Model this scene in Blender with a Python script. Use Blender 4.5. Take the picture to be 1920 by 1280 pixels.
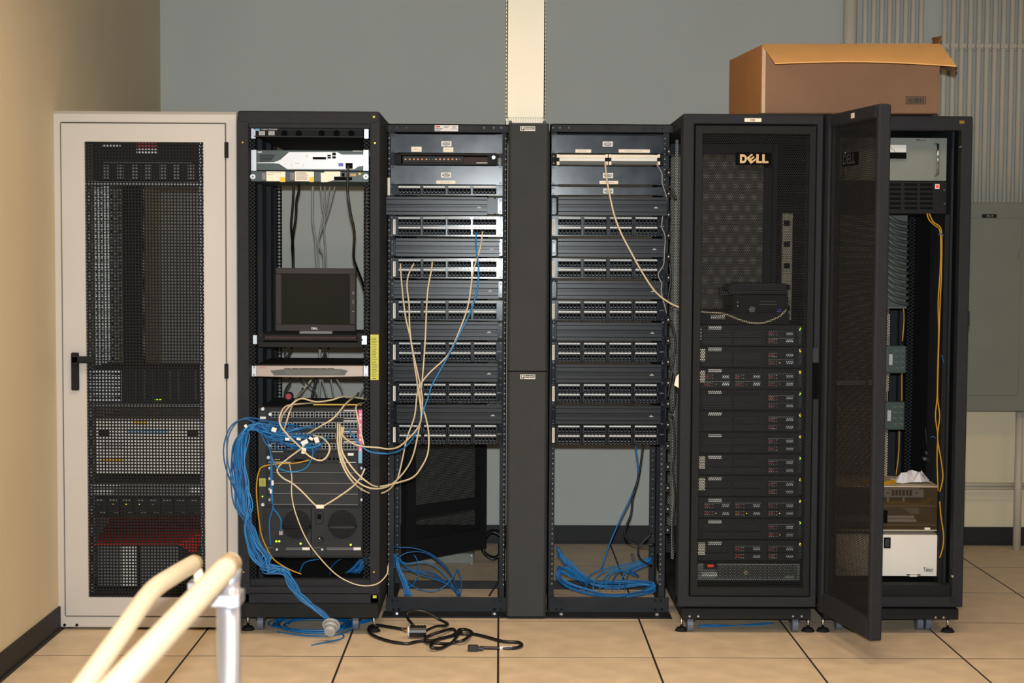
import bpy, math, random
from mathutils import Vector, Matrix
random.seed(7)
R = math.radians
for o in list(bpy.data.objects): bpy.data.objects.remove(o)
SC = bpy.context.scene
COL = SC.collection

# ------------------------------------------------------------------ camera
F = 2945.0; CH = 1.569
YAW, PITCH, ROLL = 0.0078, 0.0543, 0.0056
CR = (Matrix.Rotation(-YAW, 3, 'Z') @ Matrix.Rotation(math.pi/2 - PITCH, 3, 'X') @ Matrix.Rotation(ROLL, 3, 'Z'))
cam = bpy.data.cameras.new('camera'); camo = bpy.data.objects.new('camera', cam); COL.objects.link(camo)
cam.sensor_width = 36; cam.lens = F/1920*36; cam.clip_start = .05
camo.matrix_world = Matrix.Translation((0, 0, CH)) @ CR.to_4x4()
cam.dof.use_dof = True; cam.dof.focus_distance = 6.7; cam.dof.aperture_fstop = 6.0
SC.camera = camo

# ------------------------------------------------------------------ world, light, exposure
SC.view_settings.view_transform = 'Standard'; SC.view_settings.look = 'None'
SC.view_settings.gamma = 1; SC.view_settings.use_curve_mapping = False
SC.view_settings.exposure = 0.0
w = bpy.data.worlds.new('world'); SC.world = w; w.use_nodes = True
w.node_tree.nodes['Background'].inputs[0].default_value = (1.0, .82, .66, 1)
w.node_tree.nodes['Background'].inputs[1].default_value = 0.09

def light(name, typ, loc, power, col, **k):
    l = bpy.data.lights.new(name, typ); l.energy = power; l.color = col
    for a, b in k.items(): setattr(l, a, b)
    o = bpy.data.objects.new(name, l); o.location = loc; COL.objects.link(o); return o
fl = light('camera_flash', 'SPOT', (0.0, 0.0, CH+.10), 1190, (.90, .97, 1.0), spot_size=R(74), spot_blend=1.0, shadow_soft_size=.022)
fl.rotation_euler = (R(90-2), 0, 0)
# warm louvred ceiling fixtures in front of the racks
for i, x in enumerate((-.6, 1.4, 3.6)):
    light('ceiling_fixture_light', 'AREA', (x, 4.8, 3.30), (34, 24, 17)[i], (1.0, .76, .52), shape='RECTANGLE', size=1.2, size_y=.6, spread=R(148))
light('ceiling_fixture_light', 'AREA', (0.6, 2.0, 3.30), 60, (1.0, .76, .52), shape='RECTANGLE', size=2.4, size_y=.6, spread=R(140))

# ------------------------------------------------------------------ projection helpers
def P(px, py, Y):
    d = CR @ Vector(((px-960)/F, -(py-640)/F, -1)); t = Y/d.y
    return Vector((d.x*t, Y, CH+d.z*t))
def G(px, py, z=0.0):
    d = CR @ Vector(((px-960)/F, -(py-640)/F, -1)); t = (z-CH)/d.z
    return Vector((d.x*t, d.y*t, z))

# ------------------------------------------------------------------ materials
def lin(c):
    return tuple(((x/255)/12.92 if x/255 <= .04045 else ((x/255+.055)/1.055)**2.4) for x in c) + (1,)
def mat(name, rgb, rough=.5, metal=0, noise=0, nscale=20, bump=0, bscale=200, rvar=0, emis=None, es=0, spec=.5, alpha=None, stretch=None):
    m = bpy.data.materials.new(name); m.use_nodes = True; nt = m.node_tree; b = nt.nodes['Principled BSDF']
    b.inputs['Base Color'].default_value = lin(rgb); b.inputs['Roughness'].default_value = rough
    b.inputs['Metallic'].default_value = metal; b.inputs['Specular IOR Level'].default_value = spec
    if noise or rvar or bump:
        tc = nt.nodes.new('ShaderNodeTexCoord')
        src = tc.outputs['Object']
        if stretch:
            mp = nt.nodes.new('ShaderNodeMapping'); mp.inputs['Scale'].default_value = stretch
            nt.links.new(src, mp.inputs[0]); src = mp.outputs[0]
    if noise or rvar:
        n = nt.nodes.new('ShaderNodeTexNoise'); n.inputs['Scale'].default_value = nscale; n.inputs['Detail'].default_value = 4
        nt.links.new(src, n.inputs['Vector'])
    if noise:
        r = nt.nodes.new('ShaderNodeValToRGB'); c = lin(rgb)
        r.color_ramp.elements[0].position = .3; r.color_ramp.elements[1].position = .7
        r.color_ramp.elements[0].color = tuple(x*(1-noise) for x in c[:3])+(1,)
        r.color_ramp.elements[1].color = tuple(min(1, x*(1+noise)) for x in c[:3])+(1,)
        nt.links.new(n.outputs[0], r.inputs[0]); nt.links.new(r.outputs[0], b.inputs['Base Color'])
    if rvar:
        mr = nt.nodes.new('ShaderNodeMapRange'); mr.inputs[1].default_value = .3; mr.inputs[2].default_value = .7
        mr.inputs[3].default_value = rough-rvar; mr.inputs[4].default_value = rough+rvar
        nt.links.new(n.outputs[0], mr.inputs[0]); nt.links.new(mr.outputs[0], b.inputs['Roughness'])
    if bump:
        n2 = nt.nodes.new('ShaderNodeTexNoise'); n2.inputs['Scale'].default_value = bscale; n2.inputs['Detail'].default_value = 3
        nt.links.new(src, n2.inputs['Vector'])
        bp = nt.nodes.new('ShaderNodeBump'); bp.inputs['Strength'].default_value = bump; bp.inputs['Distance'].default_value = .002
        nt.links.new(n2.outputs[0], bp.inputs['Height']); nt.links.new(bp.outputs[0], b.inputs['Normal'])
    if emis:
        b.inputs['Emission Color'].default_value = lin(emis); b.inputs['Emission Strength'].default_value = es
    if alpha is not None:
        b.inputs['Alpha'].default_value = alpha
    return m
M = {}
M['wall_grey'] = mat('wall_grey', (178, 179, 172), .8, noise=.02, nscale=3, bump=.25, bscale=260)
M['wall_tan'] = mat('wall_tan', (206, 190, 158), .75, noise=.02, nscale=3, bump=.25, bscale=260)
M['wall_cream'] = mat('wall_cream', (212, 200, 170), .8, noise=.02, nscale=3, bump=.2, bscale=260)
M['ceiling'] = mat('ceiling_white', (215, 212, 205), .9, noise=.03, nscale=40)
M['baseboard'] = mat('rubber_baseboard', (34, 33, 34), .6, spec=.3, noise=.1, nscale=6)
M['tile'] = mat('floor_tile_tan', (209, 188, 160), .5, noise=.09, nscale=9, rvar=.06, bump=.08, bscale=90)
M['joint'] = mat('floor_joint', (18, 17, 16), .8, noise=.2, nscale=40)
M['black'] = mat('black_powder_coat', (28, 30, 35), .78, spec=.35, noise=.12, nscale=30, bump=.15, bscale=700)
M['blackd'] = mat('black_dark_steel', (17, 18, 19), .75, spec=.3, noise=.15, nscale=30)
M['relay'] = mat('relay_rack_black', (24, 27, 32), .68, spec=.35, noise=.2, nscale=14, rvar=.08)
M['panel'] = mat('patch_panel_paint', (22, 26, 34), .14, noise=.12, nscale=9, rvar=.008, spec=.26)
M['blank'] = mat('blank_panel_paint', (30, 35, 44), .19, noise=.16, nscale=11, rvar=.02, spec=.36)
M['cover'] = mat('duct_cover_plastic', (44, 47, 52), .25, noise=.06, nscale=5, spec=.10)
M['mgr'] = mat('vertical_cover', (52, 54, 55), .85, spec=.3, noise=.06, nscale=8, bump=.2, bscale=500)
M['jack'] = mat('jack_plastic', (20, 22, 26), .5, spec=.3, noise=.1, nscale=40)
M['hole'] = mat('recess_black', (6, 6, 7), .9, spec=.1)
M['contact'] = mat('jack_contact', (92, 94, 98), .45, metal=.6)
M['white'] = mat('label_white', (215, 213, 208), .6, noise=.03, nscale=60)
M['cream'] = mat('label_cream', (228, 216, 196), .6, noise=.03, nscale=60)
M['beige'] = mat('cabinet_beige', (185, 179, 172), .45, noise=.02, nscale=4, bump=.06, bscale=500)
M['meshblack'] = mat('mesh_black', (20, 20, 21), .8, spec=.25, noise=.1, nscale=60)
M['zinc'] = mat('zinc_plate', (178, 184, 190), .32, metal=.75, noise=.1, nscale=30)
M['chrome'] = mat('chrome_metal', (215, 215, 212), .18, metal=1, noise=.03, nscale=30)
M['rod'] = mat('shiny_rod', (150, 154, 150), .42, metal=.85, noise=.04, nscale=20)
M['alu'] = mat('brushed_aluminium', (196, 198, 205), .36, metal=.85, noise=.05, nscale=8, stretch=(40, 40, 1))
M['screw'] = mat('black_screw', (18, 19, 22), .25, metal=.6, noise=.1, nscale=60)
M['ink'] = mat('printed_ink', (40, 38, 38), .7)
M['inklight'] = mat('pale_print', (165, 165, 162), .6)
M['red'] = mat('label_red', (180, 22, 34), .5, noise=.05, nscale=40)
M['redlid'] = mat('red_sheet', (214, 40, 28), .5, noise=.05, nscale=8)
M['yellow'] = mat('label_yellow', (178, 176, 60), .6, noise=.06, nscale=50)
M['orange_y'] = mat('yellow_square', (226, 176, 30), .5)
M['blue'] = mat('blue_cable', (14, 98, 158), .42, noise=.08, nscale=12)
M['blue2'] = mat('blue_cable_dark', (10, 78, 134), .42, noise=.08, nscale=12)
M['blue3'] = mat('blue_cable_light', (26, 116, 176), .4, noise=.08, nscale=12)
M['tan'] = mat('tan_cable', (200, 184, 152), .45, noise=.05, nscale=12)
M['greyc'] = mat('grey_cable', (138, 136, 130), .5, noise=.05, nscale=12)
M['blackc'] = mat('black_cable', (16, 16, 17), .38, noise=.1, nscale=12)
M['yellowc'] = mat('yellow_fibre', (186, 136, 14), .45, noise=.05, nscale=12)
M['duct'] = mat('duct_ivory', (238, 228, 205), .5, noise=.02, nscale=6)
M['silver'] = mat('silver_paint', (196, 200, 206), .4, metal=.15, noise=.02, nscale=10)
M['greenblk'] = mat('green_black_plastic', (36, 52, 52), .45, noise=.08, nscale=14)
M['champ'] = mat('champagne_bezel', (150, 138, 128), .45, metal=.2, noise=.03, nscale=12)
M['monitor'] = mat('monitor_plastic', (52, 48, 49), .75, spec=.3, noise=.04, nscale=30)
M['screen'] = mat('dark_screen', (28, 29, 22), .8, spec=.15, noise=.02, nscale=3)
M['chassis'] = mat('chassis_charcoal', (38, 40, 43), .75, spec=.3, noise=.08, nscale=16)
M['chassis2'] = mat('blank_plate_grey', (46, 48, 50), .75, spec=.3, noise=.06, nscale=12)
M['cardgrey'] = mat('line_card_grey', (120, 122, 122), .4, metal=.3, noise=.05, nscale=30)
M['pink'] = mat('pink_strip', (214, 90, 140), .5, noise=.05, nscale=60)
M['ltblue'] = mat('pale_blue_strip', (120, 170, 200), .5)
M['card'] = mat('cardboard', (134, 99, 72), .8, noise=.05, nscale=5, bump=.12, bscale=300)  # outer cardboard, darkened for the shade the front flap throws
M['cardlit'] = mat('cardboard_lit', (176, 118, 62), .75, noise=.06, nscale=6, bump=.1, bscale=300)  # lit copy of the cardboard: warm light from the left is in its colour
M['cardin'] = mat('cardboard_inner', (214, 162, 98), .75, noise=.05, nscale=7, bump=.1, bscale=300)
M['tape'] = mat('cardboard_tape', (190, 150, 104), .4, noise=.05, nscale=20)
M['rail'] = mat('handrail_ivory', (214, 200, 172), .42, noise=.02, nscale=6)
M['pipe'] = mat('painted_conduit', (190, 182, 164), .6, noise=.03, nscale=10)
M['elec'] = mat('electrical_grey', (118, 120, 108), .55, noise=.04, nscale=5)
M['instr'] = mat('instrument_grey', (116, 120, 113), .5, noise=.03, nscale=12)
M['greenbox'] = mat('green_grey_cast', (46, 62, 60), .45, noise=.1, nscale=20)
M['hose'] = mat('grey_hose', (72, 77, 74), .6, noise=.08, nscale=20)
M['shelf'] = mat('shelf_beige', (188, 172, 146), .5, noise=.03, nscale=10)
M['box'] = mat('splice_box_white', (222, 216, 206), .5, noise=.02, nscale=10)
M['paper'] = mat('paper_white', (216, 212, 214), .8, noise=.04, nscale=20)
M['caster'] = mat('caster_grey', (92, 98, 112), .5, noise=.05, nscale=20)
M['cap'] = mat('grey_plastic_cap', (158, 160, 160), .35, noise=.04, nscale=20)
M['brass'] = mat('brass', (216, 166, 70), .3, metal=.9, noise=.05, nscale=30)
M['gold'] = mat('badge_bronze', (182, 148, 104), .4, metal=.3, noise=.03, nscale=30)
M['led_g'] = mat('led_green', (160, 220, 40), .4, emis=(170, 235, 40), es=1.6)
M['led_y'] = mat('led_yellow', (230, 200, 40), .4, emis=(240, 210, 30), es=1.4)
M['led_r'] = mat('led_red', (210, 40, 20), .4, emis=(230, 50, 20), es=1.0)
M['led_b'] = mat('badge_blue', (60, 60, 160), .3)
M['orange'] = mat('fibre_orange', (190, 120, 30), .4)
M['brown'] = mat('brown_interior', (74, 44, 36), .7, noise=.3, nscale=60)
M['greyblk'] = mat('dark_grey_box', (104, 104, 104), .55, noise=.03, nscale=12)
M['smoke'] = mat('smoked_plastic', (60, 48, 30), .15, alpha=.42)

# ------------------------------------------------------------------ mesh builder
WO = {}
class MB:
    def __init__(s): s.v = []; s.f = []; s.m = []; s.c = 0
    def mt(s, i): s.c = i; return s
    def add(s, vs, fs):
        n = len(s.v); s.v += [tuple(v) for v in vs]
        for f in fs: s.f.append(tuple(n+i for i in f)); s.m.append(s.c)
        return s
    def box(s, x0, x1, y0, y1, z0, z1):
        if x0 > x1: x0, x1 = x1, x0
        if y0 > y1: y0, y1 = y1, y0
        if z0 > z1: z0, z1 = z1, z0
        return s.add([(x0,y0,z0),(x1,y0,z0),(x1,y1,z0),(x0,y1,z0),(x0,y0,z1),(x1,y0,z1),(x1,y1,z1),(x0,y1,z1)],
                     [(0,3,2,1),(4,5,6,7),(0,1,5,4),(1,2,6,5),(2,3,7,6),(3,0,4,7)])
    def bp(s, x0, y0, x1, y1, Y, d):       # rectangle read off the photograph at plane Y, going back d
        cx, cy = (x0+x1)/2, (y0+y1)/2
        return s.box(P(x0, cy, Y).x, P(x1, cy, Y).x, Y, Y+d, P(cx, y1, Y).z, P(cx, y0, Y).z)
    def prism(s, pts, Y, d):               # outline (x,z), counter-clockwise seen from the front
        n = len(pts)
        vs = [(x, Y, z) for x, z in pts]+[(x, Y+d, z) for x, z in pts]
        fs = [tuple(range(n)), tuple(range(2*n-1, n-1, -1))]+[(i, i+n, (i+1) % n+n, (i+1) % n) for i in range(n)]
        return s.add(vs, fs)
    def prismp(s, pts, Y, d):
        return s.prism([(P(a, b, Y).x, P(a, b, Y).z) for a, b in pts], Y, d)
    def cyl(s, a, b, r0, r1=None, n=12):
        a = Vector(a); b = Vector(b); r1 = r0 if r1 is None else r1
        ax = (b-a).normalized(); u = ax.orthogonal().normalized(); w_ = ax.cross(u)
        vs = []
        for c, r in ((a, r0), (b, r1)):
            for i in range(n):
                t = 2*math.pi*i/n; vs.append(c+u*math.cos(t)*r+w_*math.sin(t)*r)
        fs = [tuple(range(n-1, -1, -1)), tuple(range(n, 2*n))]+[(i, (i+1) % n, (i+1) % n+n, i+n) for i in range(n)]
        return s.add(vs, fs)
    def cylp(s, px, py, Y, r, d, n=12, r1=None):   # disc facing the room
        c = P(px, py, Y); return s.cyl((c.x, Y+d, c.z), (c.x, Y, c.z), r, r1, n)
    def tube(s, pts, r, n=6, k=4, closed=False, cap=True):
        pts = [Vector(p) for p in pts]
        if k > 1 and len(pts) > 2:
            q = []; L = len(pts)
            rng = range(L if closed else L-1)
            for i in rng:
                if closed: p0, p1, p2, p3 = pts[i-1], pts[i], pts[(i+1) % L], pts[(i+2) % L]
                else: p0, p1, p2, p3 = pts[max(i-1, 0)], pts[i], pts[i+1], pts[min(i+2, L-1)]
                for j in range(k):
                    t = j/k
                    q.append(.5*((2*p1)+(-p0+p2)*t+(2*p0-5*p1+4*p2-p3)*t*t+(-p0+3*p1-3*p2+p3)*t**3))
            if not closed: q.append(pts[-1])
            pts = q
        L = len(pts); vs = []; fs = []; up = None
        for i in range(L):
            a = pts[i-1] if (i or closed) else pts[0]; b = pts[(i+1) % L] if (i < L-1 or closed) else pts[-1]
            t = (b-a); t = t.normalized() if t.length > 1e-9 else Vector((0, 0, 1))
            if up is None: up = t.orthogonal().normalized()
            up = (up-t*up.dot(t)); up = up.normalized() if up.length > 1e-6 else t.orthogonal().normalized()
            w_ = t.cross(up)
            for j in range(n):
                g = 2*math.pi*j/n; vs.append(pts[i]+(up*math.cos(g)+w_*math.sin(g))*r)
        for i in range(L if closed else L-1):
            k2 = (i+1) % L
            for j in range(n): fs.append((i*n+j, i*n+(j+1) % n, k2*n+(j+1) % n, k2*n+j))
        if not closed and cap: fs += [tuple(range(n-1, -1, -1)), tuple((L-1)*n+j for j in range(n))]
        return s.add(vs, fs)
    def mesh(s, name, mats, off=(0, 0, 0), smooth=False):
        me = bpy.data.meshes.new(name)
        me.from_pydata([(x-off[0], y-off[1], z-off[2]) for x, y, z in s.v], [], s.f)
        for m_ in mats: me.materials.append(M[m_])
        me.polygons.foreach_set('material_index', s.m)
        if smooth: me.polygons.foreach_set('use_smooth', [len(f) == 4 for f in s.f])
        me.update(); return me
    def build(s, name, mats, parent=None, bevel=0, smooth=False, kind=None, label=None, seg=1):
        if isinstance(mats, str): mats = [mats]
        if parent is None:
            xs = [v[0] for v in s.v]; ys = [v[1] for v in s.v]; zs = [v[2] for v in s.v]
            off = Vector(((min(xs)+max(xs))/2, (min(ys)+max(ys))/2, min(zs)))
        else: off = WO[parent.name]
        o = bpy.data.objects.new(name, s.mesh(name, mats, off, smooth)); COL.objects.link(o)
        WO[o.name] = off
        if parent is None: o.location = off
        else: o.parent = parent
        if bevel:
            b = o.modifiers.new('bevel', 'BEVEL'); b.width = bevel; b.segments = seg; b.limit_method = 'ANGLE'
        if kind: o['kind'] = kind
        if label: o['label'] = label
        return o
def ring(m_, o_, i_, Y, d):
    (a, b, c, e), (f_, g_, h_, k_) = o_, i_
    oc_ = [P((a+c)/2, e, Y).z, P((a+c)/2, b, Y).z]; ic_ = [P((a+c)/2, k_, Y).z, P((a+c)/2, g_, Y).z]; my = (b+e)/2
    X0, X1, x0, x1 = P(a, my, Y).x, P(c, my, Y).x, P(f_, my, Y).x, P(h_, my, Y).x
    O = [(X0, oc_[0]), (X1, oc_[0]), (X1, oc_[1]), (X0, oc_[1])]; I = [(x0, ic_[0]), (x1, ic_[0]), (x1, ic_[1]), (x0, ic_[1])]
    vs = [(x, y, z) for y in (Y, Y+d) for q in (O, I) for x, z in q]
    fs = []
    for i in range(4):
        j = (i+1) % 4
        fs += [(i, j, 4+j, 4+i), (8+j, 8+i, 12+i, 12+j), (j, i, 8+i, 8+j), (4+i, 4+j, 12+j, 12+i)]
    return m_.add(vs, fs)
def inst(name, me, parent, pos, rot=None, kind=None, label=None):
    o = bpy.data.objects.new(name, me); COL.objects.link(o); o.parent = parent
    o.location = Vector(pos)-WO[parent.name]
    if rot: o.rotation_euler = rot
    WO[o.name] = Vector(pos)
    if kind: o['kind'] = kind
    if label: o['label'] = label
    return o
def tag(o, label, cat, group=None):
    o['label'] = label; o['category'] = cat
    if group: o['group'] = group
    return o
def thing(name, label, cat, loc, group=None):
    o = bpy.data.objects.new(name, None); COL.objects.link(o); o.location = loc; o.empty_display_size = .05
    WO[o.name] = Vector(loc); return tag(o, label, cat, group)
def struct(o): o['kind'] = 'structure'; return o
def base(x0, x1, y1, Y, d=.2):   # base point of a rack-mounted thing
    a = P((x0+x1)/2, y1, Y); return (a.x, Y+d/2, a.z)
def text(parent, s_, cx, cy, wpx, Y, mt, bold=0.0, name='lettering', hpx=None):
    cu = bpy.data.curves.new('t', 'FONT'); cu.body = s_; cu.offset = bold; cu.size = 1
    t = bpy.data.objects.new('t', cu); COL.objects.link(t)
    dg = bpy.context.evaluated_depsgraph_get(); me = bpy.data.meshes.new_from_object(t.evaluated_get(dg))
    bpy.data.objects.remove(t)
    xs = [v.co.x for v in me.vertices]; ys = [v.co.y for v in me.vertices]
    W = P(cx+wpx/2, cy, Y).x-P(cx-wpx/2, cy, Y).x
    k = W/(max(xs)-min(xs)); ky = k
    if hpx: ky = (P(cx, cy-hpx/2, Y).z-P(cx, cy+hpx/2, Y).z)/(max(ys)-min(ys))
    mx, my = (max(xs)+min(xs))/2, (max(ys)+min(ys))/2
    c = P(cx, cy, Y)
    for v in me.vertices: v.co = Vector(((v.co.x-mx)*k, 0, (v.co.y-my)*ky))
    me.materials.clear(); me.materials.append(M[mt]); me.name = name
    return inst(name, me, parent, c)
ORD = ['first', 'second', 'third', 'fourth', 'fifth', 'sixth', 'seventh', 'eighth', 'ninth', 'tenth', 'eleventh', 'twelfth']
def screws(parent, pts, Y, r=.0045, mt='screw'):
    me = MB().cyl((0, .002, 0), (0, -.003, 0), r, r*.8, 8).mesh('screw', [mt])
    for (a, b) in pts: inst('screw', me, parent, P(a, b, Y))

# ------------------------------------------------------------------ perforated sheet (real hexagonal holes)
def perf_mesh(W, H, p=.008, rr=.0033, name='perforated_sheet'):
    vs = []; fs = []; Rr = p/math.sqrt(3)
    co = [math.cos(R(60*i+30)) for i in range(6)]; si = [math.sin(R(60*i+30)) for i in range(6)]
    rows = int(H/(p*.8660254)); cols = int(W/p)
    x0 = -cols*p/2+p/2; z0 = -rows*p*.8660254/2+p*.433
    for j in range(rows):
        z = z0+j*p*.8660254; ox = x0+(p/2 if j % 2 else 0)
        for i in range(cols-(j % 2)):
            x = ox+i*p; n = len(vs)
            for k in range(6): vs.append((x+co[k]*Rr, 0, z+si[k]*Rr))
            for k in range(6): vs.append((x+co[k]*rr, 0, z+si[k]*rr))
            for k in range(6): vs.append((x+co[k]*rr, .0014, z+si[k]*rr))
            for k in range(6):
                k2 = (k+1) % 6; fs.append((n+k, n+k2, n+6+k2, n+6+k)); fs.append((n+6+k, n+6+k2, n+12+k2, n+12+k))
    me = bpy.data.meshes.new(name); me.from_pydata(vs, [], fs); me.materials.append(M['meshblack']); me.update(); return me
YB = 8.54   # back wall

# ================================================================== SETTING
T = .6096; XL = -1.835
m = MB().box(XL-.1, 5.0, -1.0, YB+.1, -.06, -.0004)
floor = m.build('floor', 'joint'); struct(floor)
g = .0042
tm = MB().box(-T/2+g, T/2-g, -T/2+g, T/2-g, -.02, 0).mesh('floor_tile', ['tile'])
for j in range(-1, 15):
    y = 8.52-j*T
    if y < 0: continue
    for i in range(-3, 8):
        if j == -1: continue
        inst('floor_tile', tm, floor, (i*T+T/2, y-T/2, 0))
zcr = P(1850, 760, YB).z; xcr = P(1566, 300, YB).x
struct(MB().box(XL-.1, xcr, YB, YB+.1, 0, 3.4).box(xcr, 5.0, YB, YB+.1, zcr, 3.4).build('wall_back', 'wall_grey'))
struct(MB().box(xcr, 5.0, YB-.002, YB+.1, 0, zcr).build('wall_back_cream', 'wall_cream'))
struct(MB().box(XL-.1, XL, -1, YB, 0, 3.4).build('wall_left', 'wall_tan'))
struct(MB().box(XL-.1, 5, -1, YB+.1, 3.4, 3.5).build('ceiling', 'ceiling'))
m = MB().box(XL, 5.0, YB-.012, YB-.005, 0, .1).box(XL, 5.0, YB-.02, YB-.005, 0, .012)
struct(m.build('baseboard_back', 'baseboard'))
m = MB().box(XL, XL+.008, -1, YB, 0, .1).box(XL, XL+.016, -1, YB, 0, .012)
struct(m.build('baseboard_left', 'baseboard'))

# ------------------------------------------------------------------ conduits on the right of the back wall
YC = YB-.045
zt = 3.4
def conduit(px, r, zb, label, grp):
    x = P(px, 100, YC).x
    o = MB().cyl((x, YC, zb), (x, YC, zt), r, n=14).build('wall_conduit', 'pipe', smooth=True)
    tag(o, label, 'pipe', grp); return x
conduit(1593, .037, 1.9, 'thick painted conduit running up the grey wall, left of the narrow conduits', 'conduits on the back wall')
for i, px in enumerate((1621, 1637, 1652, 1667, 1682, 1697, 1711, 1726)):
    conduit(px, .0145, 1.9, 'narrow painted conduit above the cardboard box, %s from the thick conduit' % ORD[i], 'conduits on the back wall')
zp = P(1860, 380, 8.3).z
cx2 = (1770, 1787, 1803, 1819, 1835, 1850, 1865, 1881, 1897, 1912, 1928, 1943)
for i, px in enumerate(cx2):
    conduit(px, .0152, zp-.02, 'narrow painted conduit rising from the electrical panel, %s from the left' % ORD[i], 'conduits on the back wall')
z1 = P(1700, 86, YC).z
t = thing('strut_channel', 'horizontal painted metal strut clamping the conduits to the wall', 'strut', (3.2, YB-.02, z1))
MB().box(P(1575, 86, YB).x, P(1950, 86, YB).x, YB-.026, YB-.004, z1-.018, z1+.018).build('channel', 'pipe', t)
cm = MB().box(-.019, .019, -.01, .006, -.011, .011).cyl((.016, -.012, 0), (.016, -.004, 0), .006, n=8).mesh('pipe_clamp', ['pipe'])
for px in (1621, 1637, 1652, 1667, 1682, 1697, 1711, 1726)+cx2:
    inst('pipe_clamp', cm, t, (P(px, 86, YC).x, YC-.012, z1))
# electrical panel
t = thing('electrical_panel', 'large grey electrical panel on the wall at the right edge under the conduits', 'electrical panel', (P(1870, 771, 8.3).x, 8.42, P(1870, 771, 8.3).z))
MB().bp(1775, 379, 1945, 771, 8.32, .21).build('panel_box', 'elec', t, bevel=.004)
MB().bp(1790, 409, 1913, 741, 8.312, .008).build('panel_door', 'elec', t, bevel=.002)
o = MB().mt(0).bp(1842, 401.5, 1869, 408, 8.313, .006).build('name_plate', ['blackd'], t, label='black engraved name plate')
text(o, 'LRL-1E', 1856, 404.8, 12, 8.3120, 'inklight', .01)
MB().bp(1911, 470, 1915, 486, 8.305, .012).build('door_latch', 'elec', t)
# conduits under it
for k, (y0, r, zz) in enumerate(((909, .012, 8.46), (915.5, .008, 8.44))):
    a = P(1560, y0, zz); b = P(1960, y0, zz)
    o = MB().cyl((a.x, zz, b.z), (b.x, zz, b.z), r, n=12).build('low_conduit', 'pipe', smooth=True)
    tag(o, ('upper thicker', 'lower thinner')[k]+' horizontal painted conduit low on the cream wall', 'pipe', 'horizontal conduits under the electrical panel')
x = P(1909, 900, 8.40).x
tag(MB().cyl((x, 8.40, 0), (x, 8.40, P(1909, 772, 8.4).z), .021, n=14).build('drop_conduit', 'pipe', smooth=True), 'vertical painted conduit dropping from the electrical panel into the floor', 'pipe')

# ================================================================== generic rack pieces
def ladder(mb, x0, x1, yt, yb, Y, d=.002, pitch=.0158, fr=.28):
    xa, xb = P(x0, 640, Y).x, P(x1, 640, Y).x; zb, zt_ = P((x0+x1)/2, yb, Y).z, P((x0+x1)/2, yt, Y).z
    w_ = xb-xa
    mb.box(xa, xa+w_*fr, Y, Y+d, zb, zt_).box(xb-w_*fr, xb, Y, Y+d, zb, zt_)
    z = zb
    while z < zt_:
        mb.box(xa, xb, Y, Y+d, z, z+pitch*.38); z += pitch
    return mb
def foot(parent, px, Y, ztop):
    x = P(px, 1175, min(Y, 6.53)).x
    m_ = MB().mt(0).cyl((x, Y, .012), (x, Y, ztop), .0065, n=8).mt(1).cyl((x, Y, 0), (x, Y, .014), .029, .02, 16)
    m_.build('levelling_foot', ['chrome', 'blackd'], parent, smooth=True)
def caster(parent, px, Y, r=.034):
    Y -= .1
    x = P(px, 1170, Y).x
    m_ = MB().mt(0).cyl((x-.012, Y, r), (x+.012, Y, r), r, n=16).mt(1).box(x-.02, x+.02, Y-.012, Y+.012, r+.008, .075)
    m_.build('caster', ['caster', 'blackd'], parent)
def ears(m_, x0, x1, y0, y1, Y, w_=7):
    m_.bp(x0, y0, x0+w_, y1, Y, .003); m_.bp(x1-w_, y0, x1, y1, Y, .003); return m_

# ================================================================== 1. WHITE CABINET
Y1 = 6.50
W1x0, W1x1 = P(102, 700, Y1).x, P(445, 700, Y1).x
ZT1 = P(270, 208, Y1).z
cab = thing('white_cabinet', 'tall off-white server cabinet with black mesh door beside the tan wall', 'server cabinet', ((W1x0+W1x1)/2, 7.0, 0))
m = MB()
zb1 = P(270, 1176, Y1).z
ring(m, (102, 213, 445, 1176), (116.8, 229.8, 425.2, 1156.2), Y1, .05)
m.build('front_frame', 'beige', cab, bevel=.003)
MB().box(W1x0, W1x0+.012, Y1+.05, 7.45, zb1, ZT1-.012).build('side_panel', 'beige', cab)
MB().box(W1x1-.012, W1x1, Y1+.05, 7.45, zb1, ZT1-.012).build('side_panel', 'beige', cab)
m = MB(); a, b = W1x0, W1x1
m.add([(a, Y1, ZT1-.014), (b, Y1, ZT1-.014), (b, 7.45, ZT1-.014), (a, 7.45, ZT1-.014), (a+.004, Y1+.02, ZT1), (b-.004, Y1+.02, ZT1), (b-.004, 7.43, ZT1), (a+.004, 7.43, ZT1)],
      [(0,3,2,1),(4,5,6,7),(0,1,5,4),(1,2,6,5),(2,3,7,6),(3,0,4,7)])
m.build('top_panel', 'beige', cab)
MB().box(W1x0+.012, W1x1-.012, Y1+.05, 7.45, zb1, zb1+.02).build('floor_plate', 'blackd', cab)
YD = Y1-.004
dm = MB()
mx0, mx1, my0, my1 = 162, 384, 266, 1120
ring(dm, (118.5, 231.5, 423.5, 1154.5), (mx0, my0, mx1-1, my1), YD, .022)
door = dm.build('door', 'beige', cab, bevel=.0015)
m = MB(); xa, xb = P(mx0-2, 700, Y1).x, P(mx1+2, 700, Y1).x; za, zb = P(270, my1+2, Y1).z, P(270, my0-2, Y1).z
pv = (xb-xa)/38; ph = pv
for i in range(39): m.box(xa+i*pv-pv*.2, xa+i*pv+pv*.2, Y1+.004, Y1+.006, za, zb)
n = int((zb-za)/ph)
for j in range(n+1): m.box(xa, xb, Y1+.0045, Y1+.0062, zb-j*ph-ph*.2, zb-j*ph+ph*.2)
m.build('door_mesh', 'meshblack', door, kind='stuff', label='black square-hole wire mesh')
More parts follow.
